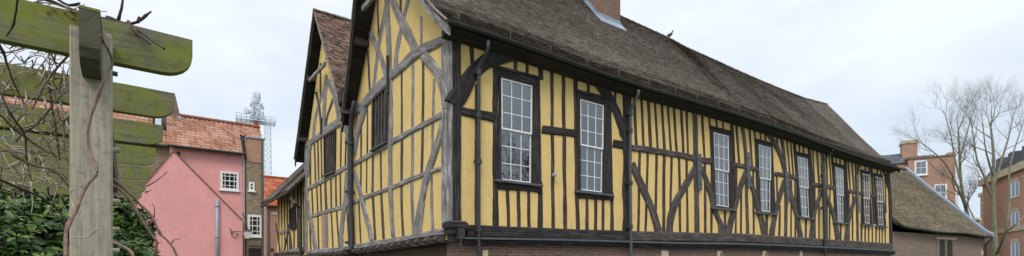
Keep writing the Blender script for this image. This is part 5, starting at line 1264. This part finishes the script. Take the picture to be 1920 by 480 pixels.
vbuild(ml, 'stem', 'vine', tan); vbuild(md, 'dark_stem', 'vine_dark', tan); vbuild(mp, 'twigs', 'vine_pale', tan)  # dark-barked pieces are vine stems too, built apart from the brown ones
# arching canes right of the post
arc = empty('arching_vine_canes', 'two long arching bare canes bending down in front of the pink wall', 'vine', GF.world(.4, 1, 0)); mb = MB()
stem(mb, [(196, 330, 2.6), (215, 338, 2.7), (240, 360, 2.75), (262, 382, 2.8), (280, 398, 2.8), (290, 415, 2.8), (300, 438, 2.8), (320, 458, 2.75), (338, 492, 2.7)], .0070, .0060)
stem(mb, [(196, 338, 2.5), (225, 356, 2.55), (248, 380, 2.6), (262, 405, 2.6), (276, 428, 2.6), (292, 450, 2.6), (294, 462, 2.6), (287, 492, 2.6)], .0068, .0060)
stem(mb, [(210, 452, 2.7), (232, 462, 2.7), (246, 474, 2.7), (256, 495, 2.7)], .0065, .006); vbuild(mb, 'stem', 'vine', arc)
mb = MB()
for q in ([(275, 350, 2.8), (295, 338, 2.8), (314, 322, 2.8)], [(288, 408, 2.8), (290, 392, 2.8), (286, 382, 2.8)], [(322, 456, 2.75), (326, 450, 2.75), (337, 448, 2.75)], [(294, 460, 2.6), (298, 455, 2.6), (303, 456, 2.6)], [(256, 392, 2.6), (262, 400, 2.7), (270, 395, 2.7)], [(276, 430, 2.7), (281, 420, 2.7), (290, 413, 2.7)], [(278, 428, 2.6), (280, 440, 2.6), (281, 448, 2.6)], [(225, 340, 2.7), (250, 352, 2.7), (272, 360, 2.7), (284, 356, 2.7)], [(262, 345, 2.8), (272, 352, 2.8), (276, 364, 2.8)]): stem(mb, q, .0035, .0015)
vbuild(mb, 'twigs', 'vine', arc)

# rhododendron-like shrub behind the post ----------------------------------------
def leafy_shrub(label, blobs, seed, nros):
    rs = random.Random(seed); bx, by = ground_pt(blobs[0][0], blobs[0][2]); root = empty('evergreen_shrub', label, 'shrub', (bx, by, 0)); mb = MB(); st = MB()
    for (px, py, Y, R) in blobs:
        c = Vector(((px - X0) / F * Y - bx, Y - by, (HY - py) / F * Y + EYE))
        for k in range(int(nros * R * R * 2)):
            d = Vector((rs.gauss(0, 1), rs.gauss(0, 1), rs.gauss(0, 1))).normalized(); rr = R * rs.uniform(.45, 1.02); p = c + Vector((d.x * rr, d.y * rr, d.z * rr * .85)); up = (d + Vector((0, 0, .7)) + Vector((rs.gauss(0, .3), rs.gauss(0, .3), 0))).normalized()
            if rs.random() < .4: st.tube([p - up * .25 + Vector((rs.uniform(-.05, .05), 0, 0)), p - up * .1, p], [.006, .005, .004], 4, cap=False)
            o_ = up.orthogonal().normalized(); n = rs.randint(6, 10); tb = rs.random() * .6
            for j in range(n):
                a = 6.28 * j / n + rs.uniform(-.2, .2); r_ = o_.copy(); r_.rotate(Matrix.Rotation(a, 3, up)); el = rs.uniform(.1, .9); dr = (r_ * cos(el) + up * sin(el)).normalized(); L_ = rs.uniform(.065, .105); w = L_ * rs.uniform(.13, .18); sd = dr.cross(up).normalized(); dn = dr.cross(sd).normalized()
                if dn.z > 0: dn = -dn
                q0, q1, q2 = p + dr * .01, p + dr * L_ * .55 + dn * .004, p + dr * L_ + dn * .02; o = len(mb.v)
                mb.v += [tuple(q0), tuple(q0.lerp(q1, .6) + sd * w - dn * .006), tuple(q1.lerp(q2, .35) + sd * w - dn * .006), tuple(q2), tuple(q1.lerp(q2, .35) - sd * w - dn * .006), tuple(q0.lerp(q1, .6) - sd * w - dn * .006), tuple(q1)]
                t = min(1, max(0, tb + rs.uniform(0, .4)))
                for f in ((0, 1, 6), (1, 2, 6), (2, 3, 6), (3, 4, 6), (4, 5, 6), (5, 0, 6)): mb.face([o + i for i in f], None, t)
    st.tube([(0, 0, 0), (.05, 0, .8), (0, .05, 1.6)], [.05, .04, .03], 7)
    mb.build('foliage', M['leaf'], root, normals=False); st.build('stems', M['vine_dark'], root, normals=False)
leafy_shrub('dark glossy evergreen shrub growing below the vine tangle', [(-10, 465, 3.9, .52), (55, 460, 4.2, .46), (105, 480, 3.9, .40), (35, 420, 4.6, .38), (85, 425, 4.5, .32), (-30, 410, 4.6, .45), (60, 520, 3.7, .6), (-60, 520, 3.6, .6)], 4, 640)
leafy_shrub('dark glossy evergreen shrub showing right of the pergola post', [(205, 420, 4.4, .30), (240, 430, 4.5, .22), (225, 455, 4.4, .22), (205, 465, 4.1, .24), (180, 460, 4.3, .4), (226, 408, 4.6, .18), (160, 420, 4.6, .35), (190, 520, 4.0, .5)], 9, 700)

#%%GROUND
def disc(name, r, z, mat, cx=0, cy=0, n=64):
    mb = MB(); mb.v = [(cx + r * cos(2 * pi * k / n), cy + r * sin(2 * pi * k / n), z) for k in range(n)]; mb.face(list(range(n))); o = mb.build(name, mat, normals=False); o['kind'] = 'structure'; return o
gm, nt, b = _new('lawn_grass'); v = objco(nt)
nt.links.new(ramp(nt, noise(nt, v, .6, 8, .7), [(.35, (.035, .055, .018)), (.65, (.075, .10, .035))]), b.inputs['Base Color']); b.inputs['Roughness'].default_value = .95; bump(nt, b, noise(nt, v, 40, 4), .6, .03)
disc('ground', 900, 0, gm)
pvm = m_brick('stone_paving', (.26, .24, .21), (.20, .185, .165), (.12, .11, .10), .6, .4, ms=.02)
mb = MB(); w = [HF.world(x, y, .02)[:2] for x, y in ((-8, -4.5), (34, -4.5), (34, -.0), (-8, -.0))]; mb.prism([(x, y, 0.004) for x, y in w], [(x, y, .03) for x, y in w]); mb.build('path', pvm)['kind'] = 'structure'

# ------------------------------------------------------------------ sky, sun, camera
SUN_AZ, SUN_EL = radians(190), radians(48)       # azimuth measured from +Y clockwise
wd = bpy.data.worlds.new('World'); sc.world = wd; wd.use_nodes = True; nt = wd.node_tree; bg = nt.nodes['Background']
sky = N(nt, 'ShaderNodeTexSky'); sky.sky_type = 'NISHITA'; sky.sun_disc = False; sky.sun_elevation = SUN_EL; sky.sun_rotation = SUN_AZ; sky.dust_density = 3; sky.air_density = 1
tc = N(nt, 'ShaderNodeTexCoord'); gen = tc.outputs['Generated']
sep = N(nt, 'ShaderNodeSeparateXYZ'); nt.links.new(gen, sep.inputs[0])
# overcast layer: brighter towards the zenith, faint cloud structure
gr = mixc(nt, 1.0, ramp(nt, sep.outputs[2], [(0.0, (.362, .402, .44)), (.22, (.385, .417, .45)), (.5, (.44, .46, .485)), (1.0, (.97, .98, 1.0))]), (22.5, 22.5, 22.5), 'MULTIPLY')
cl = noise(nt, mapping(nt, gen, (1.2, 1.2, 3.2)), 1.6, 6, .55, .3)
cl2 = ramp(nt, cl, [(.36, (.86, .905, .955)), (.60, (1.0, 1.0, 1.0))])
ov = mixc(nt, 1.0, gr, cl2, 'MULTIPLY')
ff = ramp(nt, cl, [(.30, (.84, .84, .84)), (.6, (.95, .95, .95))])
nt.links.new(mixc(nt, ff, sky.outputs[0], ov), bg.inputs[0]); bg.inputs[1].default_value = .105
sd = bpy.data.lights.new('sun', 'SUN'); sd.energy = 1.5; sd.angle = radians(18); sd.color = (1, .965, .92)
so = bpy.data.objects.new('sun', sd); COL.objects.link(so)
dv = Vector((sin(SUN_AZ) * cos(SUN_EL), cos(SUN_AZ) * cos(SUN_EL), sin(SUN_EL))); so.rotation_euler = dv.to_track_quat('Z', 'Y').to_euler(); so.location = dv * 50
cd = bpy.data.cameras.new('camera'); cd.sensor_fit = 'HORIZONTAL'; cd.sensor_width = 36; cd.lens = 36 * F / 1920; cd.shift_x = 0; cd.shift_y = (HY - 240) / 1920; cd.clip_start = .05; cd.clip_end = 3000
co = bpy.data.objects.new('camera', cd); COL.objects.link(co); co.location = (0, 0, EYE); co.rotation_euler = (pi / 2, 0, 0); sc.camera = co
vs = sc.view_settings; sc.display_settings.display_device = 'sRGB'; vs.view_transform = 'Standard'; vs.look = 'None'; vs.gamma = 1; vs.use_curve_mapping = False; vs.exposure = 0
